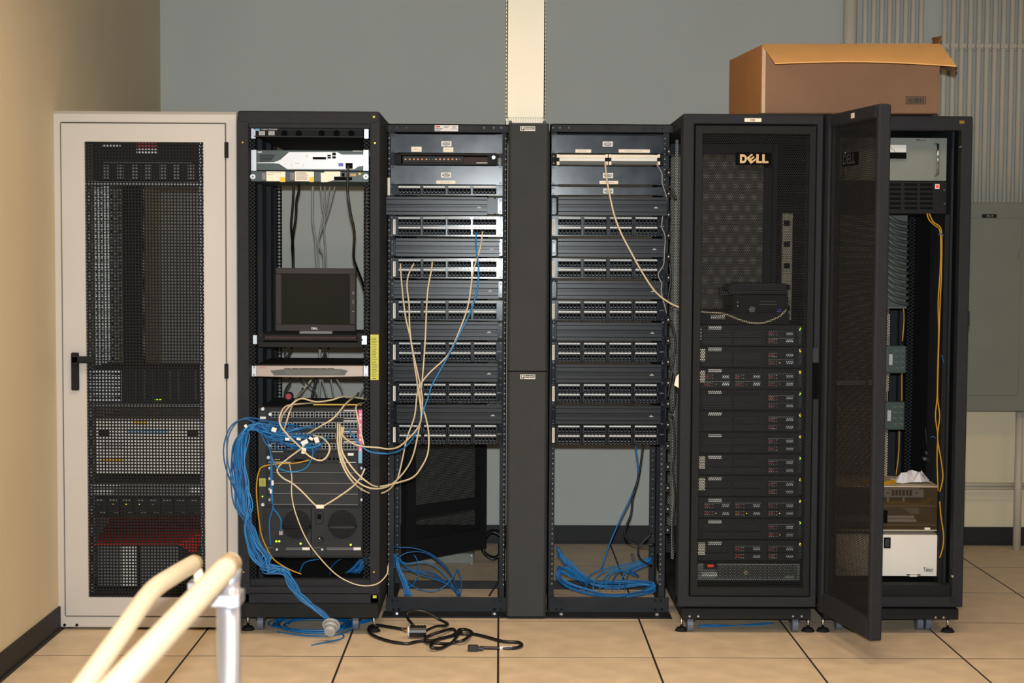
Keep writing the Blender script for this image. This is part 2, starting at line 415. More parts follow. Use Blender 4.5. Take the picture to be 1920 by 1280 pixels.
h = MB().bp(133, 661, 147, 732, YD-.016, .016).build('handle_plate', 'blackd', door, bevel=.003, label='black handle plate')
MB().mt(0).bp(134, 668, 178, 681, YD-.034, .014).bp(134, 662, 146, 684, YD-.034, .018).build('lever', 'blackd', h, bevel=.003)
for (y0, y1) in ((266, 296), (682, 710)):
    MB().bp(420.5, y0, 427.5, y1, YD-.008, .014).build('hinge', 'blackd', cab, bevel=.002, label='black hinge')
screws(cab, ((121, 1171.5), (144, 1171.5)), Y1-.001, .007, 'screw')
foot(cab, 131, 6.56, .03); foot(cab, 430, 6.56, .03); foot(cab, 131, 7.38, .03); foot(cab, 430, 7.38, .03)
# interior rails and black vertical slab
m = ladder(MB(), 162, 174, 345, 1110, 6.57); m.build('mounting_rail', 'zinc', cab)
m = ladder(MB(), 374, 384, 262, 1110, 6.57); m.build('mounting_rail', 'zinc', cab)
for x0 in (177, 187, 197):
    a_, b_ = P(x0, 690, 6.95), P(x0, 346, 6.95); m = MB(); dx = P(x0+8.5, 500, 6.95).x-a_.x; dy = -dx*a_.x/6.95
    def strip_(z0, z1, u0, u1): m.add([(a_.x+dx*u0, 6.95+dy*u0, z0), (a_.x+dx*u1, 6.95+dy*u1, z0), (a_.x+dx*u1, 6.95+dy*u1, z1), (a_.x+dx*u0, 6.95+dy*u0, z1)], [(0, 1, 2, 3)])
    strip_(a_.z, b_.z, 0, .36); strip_(a_.z, b_.z, .64, 1); z = a_.z
    while z < b_.z: strip_(z, min(z+.014, b_.z), .36, .64); z += .024
    m.build('slotted_strip', 'rod', cab, label='shiny slotted metal strip')
m = ladder(MB(), 210, 228, 345, 690, 7.2, pitch=.02); m.build('inner_rail', 'zinc', cab)
MB().bp(229, 345, 266, 690, 7.25, .05).build('black_slab', 'blackd', cab)  # plain black vertical slab behind the inner rail
m = MB()
for j in range(62): m.bp(268, 350+j*5.5, 272, 352.5+j*5.5, 7.25, .01)
m.build('slab_teeth', 'greyc', cab, kind='stuff')
# contents
YI = 6.60
def unit(name, label, cat, x0, y0, x1, y1, Y, mt, d=.35, bevel=.002, grp=None):
    t_ = thing(name, label, cat, base(x0, x1, y1, Y, d), grp)
    MB().bp(x0, y0, x1, y1, Y, d).build('housing', mt, t_, bevel=bevel)
    return t_
t = unit('fan_unit', 'black vented unit with red and white sticker at the top of the white cabinet', 'rack unit', 176, 268, 372, 338, YI, 'blackd')
for i in range(7):
    x0 = 193+i*26.5; MB().bp(x0, 309, x0+12, 336, YI-.003, .003).build('vent_slat', 'greyblk', t)
MB().bp(192, 304, 362, 306.5, YI-.004, .003).build('vent_rim', 'greyblk', t)
MB().bp(256, 268, 296, 279, YI-.003, .002).build('sticker', 'red', t, label='red warning sticker')
MB().bp(256, 279, 296, 289, YI-.003, .002).build('sticker', 'white', t, label='white sticker')
MB().bp(191, 269, 226, 275, YI-.003, .002).build('sticker', 'silver', t, label='pale sticker')
MB().bp(164, 340.5, 384, 346, YI-.02, .3).build('shelf_lip', 'zinc', t, label='bright metal shelf lip')
t = unit('card_chassis', 'black card chassis with a pale left end at door handle height in the white cabinet', 'rack unit', 164, 690, 384, 754, YI, 'blackd')
MB().bp(164, 693, 228, 754, YI-.004, .004).build('pale_module', 'silver', t, label='pale module with rows of ports')
m = MB()
for r_ in range(5):
    for i in range(9): m.bp(167+i*6.8, 699+r_*11, 171+i*6.8, 703+r_*11, YI-.006, .003)
m.build('module_ports', 'hole', t, kind='stuff')
cm_ = MB()
for i in range(9): cm_.bp(238+i*16, 694, 239.5+i*16, 750, YI-.006, .006)
cm_.build('card_edges', 'greenbox', t)
MB().bp(290, 747.5, 304, 749.5, YI-.007, .003).build('status_lights', 'led_g', t)
MB().bp(164, 757, 384, 761.5, YI-.02, .3).build('shelf_lip', 'zinc', t)
t = unit('white_switch_unit', 'large white rack unit with two black grips behind the mesh door', 'rack unit', 180, 786, 381, 889, YI, 'box', d=.45)
for x0 in (185, 352): MB().bp(x0, 806, x0+19, 818, YI-.012, .012).build('grip', 'blackd', t, label='black grip')
MB().bp(240, 804, 314, 812, YI-.003, .002).build('strip', 'ltblue', t, label='pale blue strip')
MB().bp(251, 790, 276, 796, YI-.003, .002).build('strip', 'orange_y', t, label='yellow strip')
MB().bp(189, 860, 234, 866, YI-.003, .002).build('strip', 'orange_y', t, label='yellow strip')
MB().bp(192, 868, 230, 884, YI-.003, .002).build('sticker', 'white', t)
m = MB(); m.bp(192, 831, 230, 833, YI-.003, .002).bp(192, 838, 230, 840, YI-.003, .002); m.build('print_lines', 'inklight', t)
t = unit('grey_shelf_unit', 'flat grey unit with pale print between white unit and lit power shelf', 'rack unit', 168, 906, 384, 930, YI, 'greyblk')
MB().bp(172, 918, 212, 926, YI-.003, .002).build('sticker', 'white', t); MB().bp(356, 914, 382, 925, YI-.003, .002).build('sticker', 'white', t)
MB().bp(172, 909, 224, 912, YI-.003, .002).build('print_line', 'white', t)
t = unit('power_shelf', 'black power shelf with five yellow lights low in the white cabinet', 'rack unit', 166, 931, 384, 964, YI, 'blackd')
for i in range(8):
    x0 = 186+i*25.2
    o = MB().bp(x0-10, 933, x0+13, 962, YI-.006, .006).build('power_module', 'jack', t, bevel=.001)
    MB().bp(x0-6, 936, x0+8, 938, YI-.008, .002).bp(x0+2, 959, x0+12, 961, YI-.008, .002).build('print_line', 'inklight', o)
    if i < 5: MB().cylp(x0, 946, YI-.009, .0035, .003).build('indicator', 'led_y', o)
# red-lidded box
t = thing('red_lidded_box', 'grey box under a loose red lid at the bottom of the white cabinet', 'box', base(183, 335, 1100, 6.56, .4))
MB().bp(183, 1022, 335, 1098, 6.60, .4).build('box_body', 'greyblk', t, bevel=.003)
MB().bp(227, 1022, 255, 1098, 6.596, .004).build('stripe', 'white', t, label='white vertical stripe')
MB().bp(257, 1022, 262, 1098, 6.596, .004).build('slot', 'hole', t)
q = [P(176, 1021, 6.57), P(335, 1020, 6.57), P(366, 1040, 6.56), P(385, 995, 6.68), P(383, 968, 7.05), P(208, 972, 7.05)]
m = MB(); th = Vector((0, 0, .004)); n = 6
m.add([v for v in q]+[v+th for v in q], [(5,4,3,2,1,0), (6,7,8,9,10,11)]+[(i, (i+1) % n, (i+1) % n+n, i+n) for i in range(n)])
m.build('lid', 'redlid', t, label='loose red lid')
MB().bp(168, 1103, 195, 1106.5, 6.58, .01).bp(164, 1104, 384, 1116, 6.6, .5).build('base_shelf', 'blackd', cab)

# ================================================================== 2. OPEN BLACK RACK
Y2 = 6.42; YP = 6.47
rk = thing('open_rack', 'tall open black equipment rack holding the monitor and blue cables', 'equipment rack', (P(580, 1180, Y2).x, 6.9, 0))
x0r, x1r = P(447, 700, Y2).x, P(712, 700, Y2).x
ZT2 = P(580, 208, Y2).z; z_sk = P(580, 1157, Y2).z; z_sk2 = P(580, 1131, Y2).z
def post(px0, px1, Ya, Yb, zt_, zb_, par, mt='black'):
    return MB().box(P(px0, 700, Y2).x, P(px1, 700, Y2).x, Ya, Yb, zb_, zt_).build('corner_post', mt, par, bevel=.004, seg=2)
post(447, 467, Y2, Y2+.05, ZT2-.04, z_sk2, rk); post(693.5, 712, Y2, Y2+.05, ZT2-.04, z_sk2, rk)
post(447, 457, 7.35, 7.40, ZT2-.04, z_sk2, rk); post(693.5, 712, 7.35, 7.40, ZT2-.04, z_sk2, rk)
MB().box(x0r, x1r, Y2, 7.40, ZT2-.055, ZT2).build('top_cover', 'black', rk, bevel=.01, seg=3)
MB().bp(466, 232, 694, 240, Y2+.004, .04).build('top_rail', 'black', rk, bevel=.002)
MB().bp(466, 1086, 694, 1100, Y2+.02, .04).build('bottom_rail', 'black', rk, bevel=.002)
MB().bp(447, 1100, 712, 1112, Y2-.002, .05).bp(447, 1113, 712, 1131, Y2, .05).build('bottom_rail', 'black', rk, bevel=.002)
MB().box(P(449, 1145, Y2).x, P(710, 1145, Y2).x, Y2-.01, 7.40, z_sk, z_sk2).build('plinth', 'blackd', rk, bevel=.003)
MB().box(x1r-.016, x1r, Y2+.05, 7.35, z_sk2, ZT2-.055).build('side_panel', 'black', rk)
MB().box(x0r, x0r+.01, Y2+.05, 7.35, z_sk2, ZT2-.055).build('side_panel', 'black', rk)
MB().box(x0r+.03, x0r+.05, 6.75, 6.85, z_sk2, ZT2-.055).box(x0r+.03, x0r+.05, 7.0, 7.1, z_sk2, ZT2-.055).build('side_strut', 'black', rk)
ladder(MB(), 470, 479, 241, 1086, YP+.004).build('mounting_rail', 'black', rk)
ladder(MB(), 682, 692, 241, 1086, YP+.004).build('mounting_rail', 'black', rk)
ladder(MB(), 519, 529, 350, 1050, 7.30, fr=.33).build('mounting_rail', 'black', rk)
ladder(MB(), 683, 694, 350, 1050, 7.30, fr=.33).build('mounting_rail', 'black', rk)
screws(rk, ((455, 267), (703, 268), (457, 1072), (701, 1072)), Y2, .0045, 'brass')
MB().bp(699, 217, 703, 221, Y2-.004, .004).build('corner_tag', 'yellow', rk, label='small green-yellow tag'); MB().bp(699, 1116, 706, 1121, Y2-.004, .004).build('corner_tag', 'yellow', rk, label='small green-yellow tag')
m = MB().mt(0).bp(694.5, 627, 710, 712, Y2-.001, .0012).mt(1)
for k in range(24):
    m.bp(697, 633+k*3.1, 705+random.random()*3, 633.7+k*3.1, Y2-.0016, .001)
m.bp(699, 708.3, 705, 709.8, Y2-.002, .001)
m.build('instruction_label', ['yellow', 'ink'], rk, label='tall narrow yellow label with fine print')
foot(rk, 465, 6.52, z_sk); foot(rk, 701, 6.50, z_sk); foot(rk, 480, 7.3, z_sk); foot(rk, 690, 7.3, z_sk)
caster(rk, 490, 6.62); caster(rk, 668, 6.62)
# rear door swung open, seen behind the patch rack
A = Vector((-.455, 7.46, 0)); B = Vector((-.075, 7.83, 0)); dv = (B-A); L = dv.length; ang = math.atan2(dv.y, dv.x)
dr = bpy.data.objects.new('rear_door', None); COL.objects.link(dr); dr.parent = rk; dr.location = A-WO[rk.name]; dr.rotation_euler = (0, 0, ang)
WO[dr.name] = Vector((0, 0, 0))
z0, z1 = .105, 2.03
MB().box(0, .06, -.02, .02, z0, z1).box(L-.045, L, -.02, .02, z0, z1).box(.06, L-.045, -.02, .02, z0, z0+.10).box(.06, L-.045, -.02, .02, z1-.06, z1).box(.06, L-.045, -.015, .0, 0.31, .37).build('door_frame', 'blackd', dr)
pm_small = perf_mesh(L-.09, z1-z0-.15, p=.0095, rr=.0036)
inst('perforated_sheet', pm_small, dr, (.06+(L-.105)/2, 0, (z0+z1)/2+.02), kind='stuff')

# 2a power unit
t = thing('power_supply_unit', 'thin dark unit with pale maker print at the top of the open rack', 'rack unit', base(471, 691, 259, YP, .3))
MB().bp(478, 239, 681, 256, YP, .84).build('housing', 'blackd', t, bevel=.002)
m = ears(MB(), 471, 691, 240, 259.5, YP-.004, 8); m.build('ears', 'zinc', t, label='zinc mounting ears')
MB().bp(476, 237, 681, 243.5, YP-.006, .01).build('face_lip', 'chassis', t)
MB().bp(476, 255, 681, 257, YP-.006, .01).build('face_lip', 'chassis', t)
MB().bp(478.5, 241, 487, 245, YP-.0075, .002).build('maker_strip', 'ltblue', t)
text(t, 'Cisco AS5300', 505, 242, 30, YP-.0085, 'inklight', .03)
for x0 in (491, 509):
    m = MB().cylp(x0, 249.5, YP-.004, .011, .004, 14)
    o = m.build('grille', 'hole', t)
    b_ = MB()
    for k in range(-3, 4): b_.bp(x0+k*1.7-.5, 245.5, x0+k*1.7+.5, 253.5, YP-.006, .002)
    b_.build('grille_bars', 'white', o)
for x0 in (533, 560, 603, 631, 659):
    MB().cylp(x0, 250, YP-.004, .013, .004, 14).build('fan_hole', 'hole', t)
# 2b router
t = thing('silver_router', 'silver and dark green router under the top unit of the open rack', 'router', base(471, 691, 320, YP, .3))
MB().bp(480, 281.5, 682, 320, YP, .38).build('housing', 'greenblk', t, bevel=.002)
m = ears(MB(), 471, 691, 281, 320, YP-.006, 9.5); m.build('ears', 'zinc', t, label='zinc mounting ears')
m = MB().prismp([(539, 317.2), (523.5, 307), (513, 305.8), (482, 305.8), (482, 304.6), (513, 304.2), (525, 300), (542, 285), (632, 285), (641, 289.8), (681, 289.8), (681, 311), (672, 312), (664, 317.2)], YP-.003, .003)
m.build('fascia', 'silver', t, label='angular silver fascia')
m = MB()
m.bp(586.5, 294.2, 611, 298.6, YP-.006, .003).bp(614, 290, 620, 293.2, YP-.006, .003).bp(614, 294, 620, 297, YP-.006, .003).bp(623, 286, 629.5, 291, YP-.006, .003).bp(623, 293, 629.5, 297, YP-.006, .003).bp(648, 305.5, 661, 316, YP-.008, .005)
m.build('sockets', 'hole', t, label='dark sockets')
MB().bp(634.5, 305.5, 643.5, 311.5, YP-.007, .004).build('power_switch', 'led_b', t, label='blue-black rocker switch')
m = MB()
for k in range(6): m.bp(487, 290+k*2.2, 516-k*1.5, 290.8+k*2.2, YP-.002, .002)
m.build('vent_slots', 'hole', t)
MB().bp(483, 283.5, 491, 286.5, YP-.003, .002).bp(661, 282.4, 679, 283.8, YP-.003, .002).build('print_line', 'inklight', t)
m = MB().bp(546, 306.5, 546.5, 313, YP-.0045, .001).bp(568, 306.5, 568.5, 313, YP-.0045, .001).bp(553, 305.5, 562, 306.3, YP-.0045, .001).bp(573, 291.5, 577, 293, YP-.0045, .001)
m.build('fine_print', 'inklight', t)
# 2c redundant supply with notes
t = thing('note_covered_unit', 'dark green unit with three paper notes stuck on its face', 'rack unit', base(471, 691, 341, YP, .3))
MB().bp(470, 321, 692, 341, YP-.002, .4).build('housing', 'greenblk', t, bevel=.002)
for x0 in (491, 544.5): MB().bp(x0, 324, x0+8, 337, YP-.01, .008).build('connector', 'greyblk', t)
nt_ = MB().bp(499.5, 321.5, 535, 339.5, YP-.016, .0012).build('paper_note', 'cream', t); MB().bp(525, 332, 535, 341, YP-.0175, .001).build('yellow_square', 'orange_y', nt_)
nt_ = MB().bp(553, 321.5, 588.5, 339.5, YP-.016, .0012).build('paper_note', 'cream', t); MB().bp(580, 332, 588.5, 341, YP-.0175, .001).build('yellow_square', 'orange_y', nt_)
m = MB()
for k in range(8): m.bp(555, 323+k*1.9, 574+random.random()*5, 323.7+k*1.9, YP-.0168, .0008)
m.bp(501, 323.3, 528, 324, YP-.0168, .0008).bp(501, 326, 512, 326.7, YP-.0168, .0008)
m.build('note_print', 'greyblk', nt_)
nt_ = MB().prismp([(602, 341.5), (601.5, 324), (608, 324), (608, 321.5), (638, 321.5), (638, 330.5), (626, 331), (626, 337.5), (614, 341)], YP-.016, .0012).build('paper_note', 'cream', t, label='torn paper note')
MB().bp(641, 324, 646, 331, YP-.006, .005).bp(627, 332, 660, 337.5, YP-.006, .005).build('socket_row', 'hole', t)
m = MB()
for k in range(5): m.bp(657+k*2.2, 325.5, 658.2+k*2.2, 330, YP-.004, .002)
m.cylp(674.5, 326, YP-.006, .005, .005); m.build('indicators', 'orange_y', t)
for x0 in (474, 686): MB().mt(0).cylp(x0, 331, YP-.008, .011, .006, 14).mt(1).cylp(x0, 331, YP-.011, .004, .004, 10).build('captive_screw', ['silver', 'greyblk'], t)
# 2d monitor and shelf
YS = 6.62
t = thing('keyboard_shelf', 'pull-out black shelf carrying the monitor in the open rack', 'shelf', base(480, 684, 650, YP, .4))
MB().bp(484, 628, 680, 631, YP+.01, .5).build('shelf_plate', 'blackd', t)
m = MB().bp(484, 635, 680, 638.5, YP-.012, .02).bp(484, 641, 680, 651, YP-.004, .4).bp(484, 624, 494, 650, YP-.005, .02).bp(670, 624, 680, 650, YP-.005, .02)
m.build('shelf_front', 'blackd', t, bevel=.001)
MB().bp(496, 629, 668, 634.5, YP+.02, .02).build('wooden_edge', 'brown', t)
m = MB().bp(474, 628, 482, 645, YP-.006, .01).bp(678, 629, 688, 646, YP-.006, .01); m.build('slide_bracket', 'zinc', t, bevel=.001)
mo = thing('flat_monitor', 'charcoal flat screen monitor standing on the rack shelf', 'monitor', base(518, 667, 626, YS, .05))
def tilted(m_, x0, y0, x1, y1, Y, d, lean=.02):
    a = P(x0, y1, Y); b = P(x1, y1, Y); c = P(x1+1, y0, Y+lean); e = P(x0+1, y0, Y+lean)
    D = Vector((0, d, 0)); q_ = [a, b, c, e]
    m_.add(q_+[v+D for v in q_], [(0,1,2,3), (7,6,5,4), (0,4,5,1), (1,5,6,2), (2,6,7,3), (3,7,4,0)]); return m_
m = MB()
tilted(m, 517, 503, 667, 513, YS, .035, .004).c = 0
m = MB(); bz = [(516.5, 503), (665.5, 503), (665.5, 620.5), (516.5, 620.5)]
m.bp(517, 502.5, 667, 513.5, YS, .04).bp(516.5, 608.5, 666.5, 620.5, YS, .04).bp(516.8, 513.5, 527.5, 608.5, YS, .04).bp(655.5, 513.5, 666.8, 608.5, YS, .04)
m.build('bezel', 'monitor', mo, bevel=.002)
MB().bp(527, 513, 656, 609, YS+.006, .03).build('screen', 'screen', mo, label='dark blank screen')
MB().bp(575, 530, 608, 626, YS+.045, .03).build('stand_neck', 'monitor', mo, bevel=.003)
MB().bp(561, 620.5, 623, 627.5, YS-.02, .2).build('stand_base', 'greyblk', mo, bevel=.003)
text(mo, 'DELL', 590, 615.5, 12, YS-.0012, 'white', .03)
m = MB()
for y0 in (547, 550, 563, 567, 583): m.bp(661, y0, 663.5, y0+1.2, YS-.001, .002)
m.build('button_marks', 'inklight', mo)
# 2e champagne appliance
t = thing('silver_appliance', 'slim champagne coloured server with perforated front in the open rack', 'server', base(472, 690, 708, YP, .4))
MB().bp(480, 684, 682, 707, YP, .45).build('housing', 'blackd', t)
m = ears(MB(), 472, 690.5, 685.5, 705.5, YP-.004, 9); m.build('ears', 'silver', t, bevel=.001)
def arcf(x): return 686.2-1.6*math.sin(math.pi*(x-481)/200)
top_ = [(481+i*10, 685.5) for i in range(21)]
bot = [(481+i*10, 705.6+1.6*math.sin(math.pi*i/20)) for i in range(21)]
MB().prismp(bot+top_[::-1], YP-.022, .022).build('bezel', 'champ', t, bevel=.002)
g_ = MB().prismp([(514, 703.5), (507, 694.5), (533, 692), (590, 690), (640, 692), (652, 694.5), (646, 703.5)], YP-.0245, .003).build('grille', 'hose', t)
m = MB()
for r_ in range(4):
    for i in range(34): m.bp(537+i*3.0+(r_ % 2)*1.5, 694+r_*2.2, 538.4+i*3.0+(r_ % 2)*1.5, 695.4+r_*2.2, YP-.0252, .001)
m.build('grille_holes', 'greyblk', g_, kind='stuff')
m = MB()
for a, b in ((533, 545), (547, 559), (561, 599), (601, 612), (614, 626)): m.bp(a, 690, b, 691.3, YP-.0252, .002)
m.build('vent_slots', 'ink', t)
text(t, 'NetEnforcer', 492, 689, 13, YP-.0228, 'red', .02)
for x0 in (476.5, 686): screws(t, ((x0, 687.5), (x0, 702.5)), YP-.005, .005, 'chrome')

# 2f modular switch chassis
YK = 6.49
sw = thing('modular_switch', 'large charcoal modular network switch with blue and tan cables plugged in', 'network switch', base(485, 681, 1045, YK, .4))
MB().bp(484.5, 764.5, 680.5, 1045, YK, .46).build('chassis', 'chassis', sw, bevel=.003)
MB().bp(484.5, 764.5, 499, 1045, YK-.006, .006).build('fan_tray', 'chassis2', sw, bevel=.001)
MB().bp(587, 757, 678, 760.5, YK+.12, .01).build('yellow_edge_tape', 'orange_y', sw)
portm = MB().mt(0)
s = 1/450.
def lcard(y0, k):
    o = MB().bp(501, y0, 671.5, y0+18.8, YK-.008, .008).build('line_card', 'chassis', sw, bevel=.0008)
    m_ = MB(); m2 = MB(); m3 = MB()
    for gi in range(4):
        gx = 509.5+gi*41.0
        m2.bp(gx-1, y0+3.2, gx+38.0, y0+14.3, YK-.0105, .003)
        for i in range(6):
            for r_ in range(2):
                xa = gx+i*6.3; ya = y0+4+r_*5.2
                m_.prismp([(xa+.3, ya+4.3), (xa+.3, ya+1.4), (xa+1.6, ya+.5), (xa+4, ya+.5), (xa+5.3, ya+1.4), (xa+5.3, ya+4.3)], YK-.0125, .002)
    m2.build('port_frame', 'cardgrey', o, label='silver port frames'); m_.build('port_openings', 'hole', o, kind='stuff')
    m3.bp(644, y0-.5, 670, y0+2.2, YK-.011, .003).bp(644, y0+15.4, 671, y0+16.2, YK-.010, .002); m3.build('card_label', 'inklight', o)
for k, y0 in enumerate((768.5, 788.2, 808, 827.5)): lcard(y0, k)
o = MB().bp(501, 847.5, 671.5, 867, YK-.008, .008).build('supervisor_card', 'chassis', sw, bevel=.0008)
m = MB(); m.bp(509, 846, 531, 847, YK-.01, .002).bp(652, 849, 663, 854, YK-.01, .002).bp(503, 865.7, 545, 866.5, YK-.01, .002).bp(636, 866, 668, 866.8, YK-.01, .002)
m.build('card_print', 'white', o)
m = MB().bp(552, 861, 573, 864, YK-.0095, .002)
for x0 in (594, 603, 618, 626, 633, 648): m.cylp(x0, 860, YK-.010, .005, .003, 10)
m.bp(534, 857, 540, 862, YK-.010, .003).build('ports', 'hole', o)
for i, mt_ in enumerate(('led_r', 'led_r', 'led_y', 'led_y', 'led_y')): MB().cylp(512+i*2.9, 861.3, YK-.0095, .0014, .002, 8).build('indicator', mt_, o)
for k in range(4):
    y0 = 868+k*19.8
    o = MB().bp(502, y0, 672, y0+18.9, YK-.008, .008).build('blank_slot_plate', 'chassis2', sw, bevel=.0012)
    MB().bp(512, y0+17.8, 671, y0+18.6, YK-.0088, .002).build('plate_edge', 'greyc', o)
    for x0 in (503.5, 676): MB().bp(x0, y0+7, x0+3.5, y0+11.5, YK-.010, .004).build('thumb_screw', 'zinc', o)
m = MB().mt(0).bp(672, 768, 679, 868, YK-.009, .002).mt(1)
for y0 in (775, 782, 794.5, 802, 814, 822, 834, 841): m.bp(674, y0, 677.5, y0+4, YK-.0098, .001)
m.mt(2).bp(672, 846, 679, 868, YK-.0098, .001)
m.build('striped_label', ['pink', 'white', 'ltblue'], sw, label='pink and white striped label strip')
for x0, y0 in ((492.5, 766.5), (506.5, 776.5), (505.5, 796.5), (504.5, 835.5), (503, 857.5), (492.5, 946)):
    MB().cylp(x0, y0, YK-.014, .0068, .014, 12).build('thumb_screw', 'silver', sw)
MB().bp(487.5, 781, 498.5, 785, YK-.008, .002).build('asset_label', 'white', sw)
m = MB().mt(0).bp(486, 896.5, 498, 911.5, YK-.008, .002).mt(1)
for k in range(5): m.bp(487.5, 899+k*2.4, 496, 899.6+k*2.4, YK-.0086, .001)
m.build('square_label', ['yellow', 'ink'], sw, label='square yellow-green sticker')
MB().cylp(492, 930.5, YK-.008, .003, .003, 8).build('indicator', 'led_g', sw)
for k, (a, b) in enumerate(((494, 583), (584, 679))):
    o = MB().bp(a, 951, b, 1042, YK-.012, .012).build('power_supply', 'chassis', sw, bevel=.0015)
    cxp = (556.5, 642)[k]; cyp = 983
    c = P(cxp, cyp, YK-.012); r_ = .0595
    MB().cyl((c.x, YK-.010, c.z), (c.x, YK-.0135, c.z), r_, n=24).build('fan_opening', 'hole', o)
    b_ = MB(); st = .0055; n = int(r_/st)
    for i in range(-n, n+1):
        hh = math.sqrt(max(r_*r_-(i*st)**2, 0))*.98
        b_.box(c.x+i*st-.0013, c.x+i*st+.0013, YK-.0150, YK-.0135, c.z-hh, c.z+hh)
        b_.box(c.x-hh, c.x+hh, YK-.0150, YK-.0137, c.z+i*st-.0013, c.z+i*st+.0013)
    b_.build('fan_guard', 'chassis', o)
    z_ = P(cxp, 985.5, YK).z
    MB().tube([(c.x-.055, YK-.014, z_), (c.x-.05, YK-.04, z_), (c.x+.05, YK-.04, z_), (c.x+.055, YK-.014, z_)], .006, 8, 1).build('pull_handle', 'blackd' if k == 0 else 'chassis2', o, smooth=True)
    m = MB().bp(a+42-14*k, 1026.5, b-14, 1028.2, YK-.0135, .002).bp(a+42-14*k, 1029.4, b-14, 1030.6, YK-.0135, .002).bp(a+6, 1026, a+18, 1027, YK-.0135, .002)
    m.build('fine_print', 'greyblk', o)
    MB().bp(b-16, 1026, b-2.5, 1031, YK-.0145, .003).build('print_label', 'white', o)
    for x0 in (((518, 1014.5), (523.5, 1014.5), (563.5, 1019)), ((657.5, 1021),))[k]:
        MB().cylp(x0[0], x0[1], YK-.0155, .0042, .004, 10).build('indicator', 'led_g', o)
    MB().cylp(a+25-5*k, 1030, YK-.02, .0045, .01, 10).build('thumb_screw', 'silver', o)
o = MB().bp(592, 958, 606, 981, YK-.018, .007).build('power_inlet', 'jack', sw, bevel=.002); MB().bp(595, 964, 602, 973, YK-.0195, .003).build('inlet_rocker', 'hole', o)
MB().mt(0).cylp(600, 1013, YK-.03, .012, .018, 16, .010).mt(1).cylp(599, 1009, YK-.032, .0025, .004, 8).build('rotary_knob', ['jack', 'white'], sw, smooth=True)
MB().bp(494.5, 965, 500, 1000, YK-.018, .007).build('power_inlet', 'jack', sw)

# ================================================================== 3 + 5. PATCH RACKS
YR = 6.86; YF = 6.84
def relay(label, x0, x1, side):
    t_ = thing('patch_rack', label, 'equipment rack', (P((x0+x1)/2, 1150, YR).x, 7.1, 0))
    zt_ = P((x0+x1)/2, 233, YR).z; zb_ = .004
    lf = (x0+2, x0+15) if side == 'L' else (x0, x0+12)
    rf = (x1-13, x1-2) if side == 'L' else (x1-14, x1-1)
    for a, b in (lf, rf):
        xa, xb = P(a, 700, YR).x, P(b, 700, YR).x
        o_ = MB().box(xa, xb, YR, YR+.004, zb_, zt_).box((xa if a == lf[0] else xb-.004), (xa+.004 if a == lf[0] else xb), YR, YR+.075, zb_, zt_).build('upright', 'relay', t_)
        m_ = MB(); z = zt_-.06; k = 0; xc = (xa+xb)/2+(-.008 if (a == lf[0]) == (side == 'L') else .006)
        while z > .12:
            hw = .0022 if k % 2 == 0 else .0026; hz = .0028 if k % 2 == 0 else .0009
            m_.box(xc-hw, xc+hw, YR-.0008, YR+.001, z-hz, z+hz); z -= .02222; k += 1
        m_.build('hole_marks', 'inklight', o_, kind='stuff')
    Yr = 7.33
    for a, b in (lf, rf):
        xa, xb = P(a, 700, YR).x, P(b, 700, YR).x
        o_ = MB().box(xa, xb, Yr-.004, Yr, zb_, zt_).box((xa if a == lf[0] else xb-.004), (xa+.004 if a == lf[0] else xb), Yr-.075, Yr, zb_, zt_).build('upright', 'relay', t_)
        m_ = MB(); z = zt_-.06; k = 0; xc = (xa+xb)/2
        while z > .12:
            hz = .0026 if k % 2 == 0 else .0009
            m_.box(xc-.0022, xc+.0022, Yr-.005, Yr-.003, z-hz, z+hz); z -= .02222; k += 1
        m_.build('hole_marks', 'greyc', o_, kind='stuff')
    xa, xb = P(x0, 1140, YR).x, P(x1, 1140, YR).x
    zc = P((x0+x1)/2, 1119, YR-.012).z
    for (Ya, s_) in ((YR-.012, -1), (Yr+.012, 1)):
        Yt = Ya+s_*.11
        m_ = MB().box(xa, xb, Ya-.004, Ya+.004, .0, zc if s_ < 0 else zc-.03).box(xa-.01, xb+.004, min(Ya, Yt), max(Ya, Yt), .0, .006)
        b_ = m_.build('base_angle', 'relay', t_, bevel=.0015)
        if s_ < 0:
            sm = MB().cyl((0, 0, 0), (0, 0, .008), .010, .008, 10).mesh('bolt', ['zinc'])
            for px in (x0+22, x1-24):
                inst('bolt', sm, b_, (P(px, 1150, YR).x, Ya-.06, .006))
            screws(b_, ((x0+12, 1126), (x0+21, 1126), (x1-24, 1126), (x1-14, 1126), (x0+14, 1142), (x0+24, 1142), (x1-24, 1142), (x1-12, 1142)), Ya-.005, .006)
    MB().box(xa, xa+.03, YR, Yr, .0, .03).box(xb-.03, xb, YR, Yr, .0, .03).build('base_side_rail', 'relay', t_)
    z0_, z1_ = P((x0+x1)/2, 248, YR-.006).z, zt_
    tb = MB().box(xa, xb, YR-.010, YR-.004, z0_, z1_).box(xa, xb, YR-.010, YR+.07, z1_-.005, z1_).build('top_angle', 'relay', t_, bevel=.001)
    MB().box(xa, xb, Yr+.001, Yr+.006, z0_, z1_).box(xa, xb, Yr-.07, Yr+.006, z1_-.005, z1_).build('top_angle', 'relay', t_)
    screws(tb, ((x0+8, 239.5), (x0+21, 239.5), (x0+38, 239.5), (x1-43, 239.5), (x1-25, 239.5), (x1-11, 239.5)), YR-.011, .007)
    return t_, tb
rl, tbl = relay('tall black patch panel rack left of the wide vertical cable cover', 724, 951, 'L')
rr, tbr = relay('tall black patch panel rack right of the wide vertical cable cover', 1029, 1253, 'R')
m = MB().mt(0).bp(815, 234.5, 859, 246, YR-.012, .0015).mt(1).bp(816.5, 236, 825, 238.6, YR-.0128, .001).mt(2)
